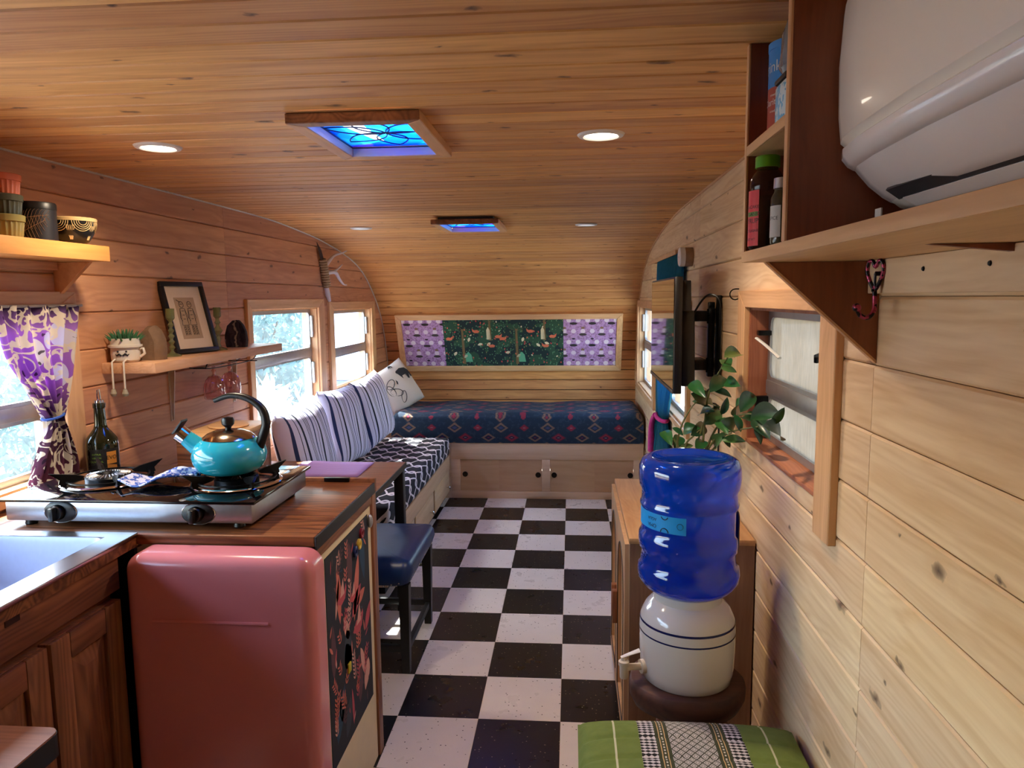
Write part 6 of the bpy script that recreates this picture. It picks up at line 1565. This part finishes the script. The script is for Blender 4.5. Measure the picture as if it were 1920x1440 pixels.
# ------------------------------------------------------------------ zz plant
pp = thing('potted_plant', 'glossy green leafy houseplant behind the water bottle', 'plant', (0.39, 2.43, 0.81))
lathe('pot', plain('clay_pot', S(150, 150, 150), 0.5), pp, [(0.0, 0.0), (0.06, 0.0), (0.065, 0.004), (0.085, 0.11), (0.09, 0.125), (0.082, 0.125), (0.075, 0.105), (0.0, 0.105)], (0.39, 2.43, 0.8105), 32)
lathe('soil', plain('soil', S(50, 38, 30), 0.9, 0, 0.4, 80, 0.5), pp, [(0.0, 0.0), (0.076, 0.0)], (0.39, 2.43, 0.917), 24)
stm = plain('stem_green', S(92, 92, 50), 0.5)
for st in STEMS:
    sp_ = spline(st, 5); tube('stem', stm, pp, sp_, [0.0045-0.0025*i/(len(sp_)-1) for i in range(len(sp_))], 6)
t = NT('zz_leaf'); v = t.coord(); oi = t.n('ShaderNodeObjectInfo').outputs['Random']
c = t.ramp(oi, [(0.0, S(20, 58, 32)), (0.6, S(36, 98, 46)), (0.88, S(58, 106, 52)), (1.0, S(112, 122, 60))])
c = t.mix(t.math('MULTIPLY', t.noise(v, 50, 3), 0.4), c, S(16, 46, 26))
lfm = t.done(t.pbr(c, 0.36, 0.0, None, Coat_Weight=0.12, Coat_Roughness=0.2))
for k, (c_, d_, L) in enumerate(LEAVES):
    c_ = Vector(c_); d_ = Vector(d_).normalized(); L = max(L, 0.03)*1.5
    nrm_ = Vector((0.25*math.sin(k*2.1), -1.0, 0.55+0.35*math.cos(k*1.7))); nrm_ = (nrm_-d_*nrm_.dot(d_)).normalized(); sd = d_.cross(nrm_)
    def lf_(u, w, c_=c_, d_=d_, L=L, nrm_=nrm_, sd=sd):
        W = L*0.21*(math.sin(PI*u**0.85)**0.8 if 0 < u < 1 else 0.0); b = 2*w-1
        return c_+d_*L*(u-0.5)+sd*(W*b)+nrm_*(0.10*L*b*b*math.sin(PI*u)-0.10*L*(2*u-1)**2)
    MB().grid(lambda u, w: tuple(lf_(u, w)), 8, 4).build('leaf', lfm, pp, smooth=True, angle=80)

# ------------------------------------------------------------------ right shelf unit
ru = thing('wall_shelf_unit', 'stained wooden wall shelf unit with cubbies high on the right wall', 'shelf', (0.44, 1.0, 1.61))
FX = 0.318
def sboard(nm, y0, y1, z0, z1, m, edge, axis='z'):
    b = box(nm, M[m], ru, FX+0.004, XR, y0, y1, z0, z1)
    box('edge_strip', M[edge], b, FX, FX+0.004, y0, y1, z0, z1, 0.001)
    return b
sboard('shelf_board', 0.30, 1.412, 1.613, 1.632, 'maple', 'maple')
sboard('upright', 1.393, 1.408, 1.6322, 1.9985, 'mahog', 'trimZ'); sboard('upright', 1.137, 1.153, 1.6322, 1.9985, 'mahog', 'trimZ')
sboard('cubby_shelf', 1.1535, 1.3925, 1.803, 1.820, 'maple', 'maple')
bk = MB().prism([(XR-0.001, 1.428), (XR-0.001, 1.6125), (0.365, 1.6125)], 'y', 1.396, 1.410).build('bracket', M['mahog'], ru)
MB().prism([(XR-0.001, 1.424), (XR-0.001, 1.430), (0.364, 1.6125), (0.358, 1.6125)], 'y', 1.3955, 1.4105).build('bracket_edge', M['mapleX'], bk)
MB().prism([(0.44, 1.6125), (XR-0.001, 1.6125), (XR-0.001, 1.60)], 'y', 0.95, 0.962).build('cleat_or_shade', M['mahog'], ru)  # no real board: dark wedge standing in for the shaded gap
hb = thing('hook_rail', 'pine rail board fixed to the right wall under the shelf', 'rail', (XR, 0.9, 1.58))
box('board', M['pineR'], hb, 0.541, XR-0.0005, 0.30, 1.392, 1.553, 1.6125, 0.002)
for y in (1.18, 1.0): MB().lathe([(0.0, 0.0), (0.004, 0.0), (0.003, 0.002)], (0.5405, y, 1.59), 10, Matrix.Rotation(-PI/2, 3, 'Y')).build('screw', M['blackmetal'], hb)
hk = thing('heart_hook', 'pink and black heart-shaped coat hook on the pine rail', 'hook', (0.53, 1.325, 1.55))
t = NT('worn_pink'); c = t.mix(t.math('GREATER_THAN', t.noise(t.coord(), 70, 2, 0.5), 0.52), S(30, 24, 28), S(170, 66, 96)); pinkw = t.done(t.pbr(c, 0.35, 0.6))
hx = 0.529; hy = 1.33
heart = [(0.0, 1.556), (0.010, 1.574), (0.0165, 1.592), (0.0135, 1.607), (0.006, 1.609), (0.0, 1.599), (-0.006, 1.609), (-0.0135, 1.607), (-0.0165, 1.592), (-0.010, 1.574)]
hd_ = Vector((-0.8, 0.6, 0))
hpts = [(hx+hd_.x*p[1]*0.75, hy+hd_.y*p[1], p[2]) for p in spline([(0, a, b) for a, b in heart+[heart[0]]], 4)][:-1]
tube('heart_loop', pinkw, hk, hpts, 0.0036, 8, closed=True)
MB().tube([(0.5405, hy, 1.5875), (hx, hy, 1.5875)], 0.004, 8).build('standoff', pinkw, hk, smooth=True)
MB().tube([(hx, hy, 1.5875), (hx, hy, 1.556)], 0.0025, 6).build('spine', pinkw, hk, smooth=True)
tube('hook_arm', pinkw, hk, spline([(hx, hy, 1.558), (hx+0.001, hy, 1.54), (hx, hy, 1.522), (hx-0.010, hy, 1.511), (hx-0.022, hy, 1.515), (hx-0.028, hy, 1.526)], 5), 0.0042, 8)
MB().sphere((hx-0.029, hy, 1.529), 0.0075, 14, 10).build('ball_end', pinkw, hk, smooth=True)
MB().sphere((hx-0.003, hy, 1.558), 0.003, 8, 6).build('screw', M['blackmetal'], hk, smooth=True)

# things in the cubbies
sy = thing('syrup_bottle', 'dark syrup bottle with green cap and red label in the lower cubby', 'bottle', (0.346, 1.352, 1.633))
sc_ = (0.346, 1.352, 1.633)
lathe('bottle', glassy('clear_plastic', (0.7, 0.6, 0.55), 0.08, 0.6, 0.5, S(90, 60, 50)), sy, [(0.0, 0.0), (0.026, 0.0), (0.03, 0.005), (0.03, 0.09), (0.026, 0.1), (0.029, 0.108), (0.029, 0.12), (0.022, 0.134), (0.018, 0.138), (0.018, 0.142)], sc_, 32)
lathe('syrup', plain('dark_syrup', S(20, 8, 8), 0.1), sy, [(0.0, 0.003), (0.0275, 0.004), (0.0285, 0.092), (0.0, 0.092)], sc_, 28)
lathe('cap', plain('green_cap', S(86, 160, 26), 0.35), sy, [(0.0, 0.162), (0.019, 0.162), (0.021, 0.160), (0.021, 0.142), (0.0, 0.142)], sc_, 32)
lab2 = cyl_patch(sc_, 0.0306, -3.6, -2.25, 1.639, 1.735, 10).build('label', plain('red_label', S(222, 70, 74), 0.5), sy, smooth=True)
cyl_patch(sc_, 0.0309, -3.4, -2.3, 1.690, 1.698, 8).build('label_band', plain('lime_band', S(120, 150, 60), 0.5), lab2)
for (tx, z, h) in (('ORGANIC', 1.694, 0.009), ('PANCAKE', 1.706, 0.008), ('SYRUP', 1.682, 0.012), ('NO SUGAR', 1.665, 0.007), ('NET WT', 1.650, 0.006)):
    cyl_text(sc_, 0.0312, -2.8, z, tx, h).build('label_text', M['black'], lab2)
sj = thing('spice_jar', 'small glass spice jar beside the syrup bottle', 'jar', (0.342, 1.235, 1.633))
jc = (0.342, 1.235, 1.633)
lathe('glass', glassy('jar_glass', (0.8, 0.82, 0.75), 0.05, 0.7, 0.4, S(120, 120, 96)), sj, [(0.0, 0.0), (0.017, 0.0), (0.019, 0.004), (0.019, 0.075), (0.014, 0.085), (0.014, 0.09)], jc, 24)
lathe('lid', M['alu'], sj, [(0.0, 0.106), (0.015, 0.106), (0.0155, 0.09), (0.0, 0.09)], jc, 24)
l3 = cyl_patch(jc, 0.0193, -3.6, -2.0, 1.645, 1.695, 8).build('label', plain('pale_label', S(196, 196, 190), 0.5), sj, smooth=True)
cyl_text(jc, 0.0195, -2.7, 1.675, 'SPICE', 0.008).build('label_text', M['black'], l3)
cn = thing('drink_canister', 'tall blue and brick red drink mix canister in the upper cubby', 'canister', (0.385, 1.345, 1.821))
nc = (0.385, 1.345, 1.821)
lathe('upper_body', plain('can_blue', S(58, 136, 206), 0.4), cn, [(0.043, 0.085), (0.043, 0.148), (0.0, 0.148)], nc, 36)
lb_ = lathe('lower_body', plain('can_brick', S(170, 76, 62), 0.4), cn, [(0.0, 0.0), (0.043, 0.0), (0.043, 0.085)], nc, 36)
lathe('lid', plain('can_lid', S(70, 140, 210), 0.35), cn, [(0.044, 0.148), (0.044, 0.16), (0.0, 0.16)], nc, 36)
cyl_text(nc, 0.0434, -2.98, 1.821+0.118, 'drink', 0.026).build('print_text', M['white'], lb_)
cyl_text(nc, 0.0434, -2.9, 1.821+0.060, 'Clarity', 0.016).build('print_text', M['white'], lb_)
for z in (0.045, 0.072): cyl_text(nc, 0.0434, -2.6, 1.821+z, 'mixed berry', 0.006).build('print_text', M['white'], lb_)
bt = thing('blue_tin', 'light blue tin with black lid in the upper cubby', 'tin', (0.352, 1.215, 1.821))
bc2 = (0.352, 1.215, 1.821)
t = NT('tin_pattern'); c = t.mix(t.math('GREATER_THAN', t.noise(t.coord(), 60, 3), 0.52), S(92, 176, 220), S(206, 226, 236)); tinm = t.done(t.pbr(c, 0.35))
MB().box(bc2[0]-0.026, bc2[0]+0.03, bc2[1]-0.03, bc2[1]+0.03, bc2[2], bc2[2]+0.062).build('tin_body', tinm, bt, bevel=0.006)
MB().box(bc2[0]-0.027, bc2[0]+0.031, bc2[1]-0.031, bc2[1]+0.031, bc2[2]+0.0625, bc2[2]+0.071).build('lid', M['black'], bt, bevel=0.003)
bgp = thing('clear_bag', 'crumpled clear bag standing on the blue tin', 'bag', (0.354, 1.215, 1.893))
mb = MB(); n = 20
random.seed(9); vs = []
for i, (r, z) in enumerate(((0.022, 0.0), (0.028, 0.012), (0.027, 0.035), (0.025, 0.06), (0.018, 0.085), (0.006, 0.092))):
    for j in range(n): a = 2*PI*j/n; k = 1+0.1*math.sin(j*2.7+i*1.9); vs.append((0.354+r*k*math.cos(a), 1.215+r*k*math.sin(a), 1.893+z))
mb.add(vs, [(i*n+j, i*n+(j+1) % n, (i+1)*n+(j+1) % n, (i+1)*n+j) for i in range(5) for j in range(n)]+[tuple(range(n))[::-1], tuple(5*n+j for j in range(n))])
mb.build('bag_film', glassy('bag_film', (0.9, 0.9, 0.9), 0.15, 0.8, 0.45, S(200, 196, 190)), bgp, smooth=True, angle=30)
o = thing('black_gadget', 'small black gadget lying on the shelf below the air conditioner', 'gadget', (0.44, 1.06, 1.633))
box('case', M['blackplastic'], o, 0.40, 0.47, 1.03, 1.10, 1.6325, 1.645, 0.004)
box('tag', M['white'], o, 0.425, 0.427, 1.06, 1.08, 1.645, 1.67)

# ------------------------------------------------------------------ air conditioner
ac = thing('air_conditioner', 'white wall-mounted split air conditioner in the top right corner', 'air conditioner', (0.46, 0.6, 1.66))
acw = plain('ac_white', S(246, 240, 228), 0.22, 0.0, 0.015, 5, Coat_Weight=0.3)
acg = plain('ac_lower', S(246, 243, 240), 0.16, 0.0, 0.015, 5, Coat_Weight=0.5)
acd = plain('ac_dark', S(40, 42, 48), 0.5)
AY1, AY0 = 1.128, 0.15
def loft_y(secs, ys):
    mb = MB(); n = len(secs[0]); vs = []
    for sec, y in zip(secs, ys): vs += [(p[0], y if len(p) < 3 else y+p[2], p[1]) for p in sec]
    fs = [(i*n+k, i*n+(k+1) % n, (i+1)*n+(k+1) % n, (i+1)*n+k) for i in range(len(secs)-1) for k in range(n)]+[tuple(range(n)), tuple((len(secs)-1)*n+k for k in range(n))]
    return mb.add(vs, fs)
def front_sec(ins):    # front panel: a gently bowed face from ceiling to lower lip
    f = 0.362+ins
    return [(XR, 1.985), (f+0.03, 1.985), (f+0.008, 1.97), (f, 1.94), (f-0.004, 1.87), (f-0.002, 1.80), (f+0.002, 1.765), (f+0.012, 1.757), (XR, 1.757)]
ysA = [AY1, AY1-0.004, AY1-0.02, AY1-0.06, AY1-0.14, AY1-0.3, AY0]
insA = [0.05, 0.034, 0.020, 0.008, -0.002, -0.010, -0.012]
loft_y([front_sec(i) for i in insA], ysA).build('front_panel', acw, ac, smooth=True, angle=30)
def lip_sec(ins):
    f = 0.362+ins
    return [(XR-0.05, 1.7565), (f+0.010, 1.7565), (f+0.003, 1.751), (f+0.004, 1.742), (f+0.012, 1.732), (f+0.02, 1.7275), (XR-0.05, 1.7275)]
loft_y([lip_sec(i) for i in insA], [y-0.002 for y in ysA]).build('gloss_lip', acg, ac, smooth=True, angle=40)
def low_sec(ins):
    f = 0.362+ins
    return [(XR-0.02, 1.727), (f+0.022, 1.727), (f+0.026, 1.722), (f+0.042, 1.704), (f+0.062, 1.688), (f+0.074, 1.681), (XR-0.02, 1.681)]
loft_y([low_sec(i) for i in insA], [y-0.004 for y in ysA]).build('lower_shell', acg, ac, smooth=True, angle=35)
loft_y([[(0.44+i, 1.6808), (0.452+i, 1.672), (0.465+i, 1.668), (XR-0.02, 1.662), (XR-0.02, 1.6808)] for i in (0.03, 0.01, 0.0, 0.0)], [AY1-0.02, AY1-0.04, AY1-0.08, AY0]).build('base_shell', acw, ac, smooth=True, angle=40)
fl_ = MB().add([(0.418, AY1-0.10, 1.6905), (0.436, AY1-0.10, 1.678), (0.436, AY0, 1.678), (0.418, AY0, 1.6905)], [(0, 1, 2, 3)]).build('outlet_slot', acd, ac, solid=0.004)
MB().add([(0.434, AY1-0.115, 1.6785), (0.452, AY1-0.115, 1.668), (0.452, AY0, 1.668), (0.434, AY0, 1.6785)], [(0, 1, 2, 3)]).build('louvre', acg, ac, solid=0.005)
stk = MB().box(0.462, 0.502, AY1-0.26, AY1-0.10, 1.6625, 1.6655).build('sticker', plain('sticker', S(206, 206, 206), 0.4), ac)
mb = MB()
for k in range(6): mb.box(0.465+k*0.006, 0.467+k*0.006, AY1-0.25, AY1-0.115-0.01*(k % 3), 1.6618, 1.6625)
mb.build('sticker_print', M['black'], stk)

# ------------------------------------------------------------------ corner of a small table near the camera
nt = thing('side_table', 'thick wooden table corner at the bottom left edge of the view', 'table', (-1.0, 0.9, 0))
def rpoly(x0, x1, y0, y1, r, n=6):
    q = []
    for (cx, cy, s) in ((x1-r, y0+r, -PI/2), (x1-r, y1-r, 0), (x0+r, y1-r, PI/2), (x0+r, y0+r, PI)):
        for k in range(n+1): q.append((cx+r*math.cos(s+k*PI/2/n), cy+r*math.sin(s+k*PI/2/n)))
    return q
MB().prism(rpoly(-1.12, -0.905, 0.55, 1.148, 0.02), 'z', 0.755, 0.7965).build('edge_slab', plain('near_black_edge', S(24, 26, 34), 0.5), nt)
MB().prism(rpoly(-1.119, -0.906, 0.551, 1.147, 0.02), 'z', 0.7966, 0.80).build('top_face', wood('near_top', S(158, 108, 84), S(124, 80, 60), 'x', 0.05, 0.45, 1.0, 0.02), nt)
for (lx, ly) in ((-1.09, 1.10), (-0.935, 1.10), (-1.09, 0.6), (-0.935, 0.6)): box('leg', M['black'], nt, lx-0.015, lx+0.015, ly-0.015, ly+0.015, 0.0, 0.755)
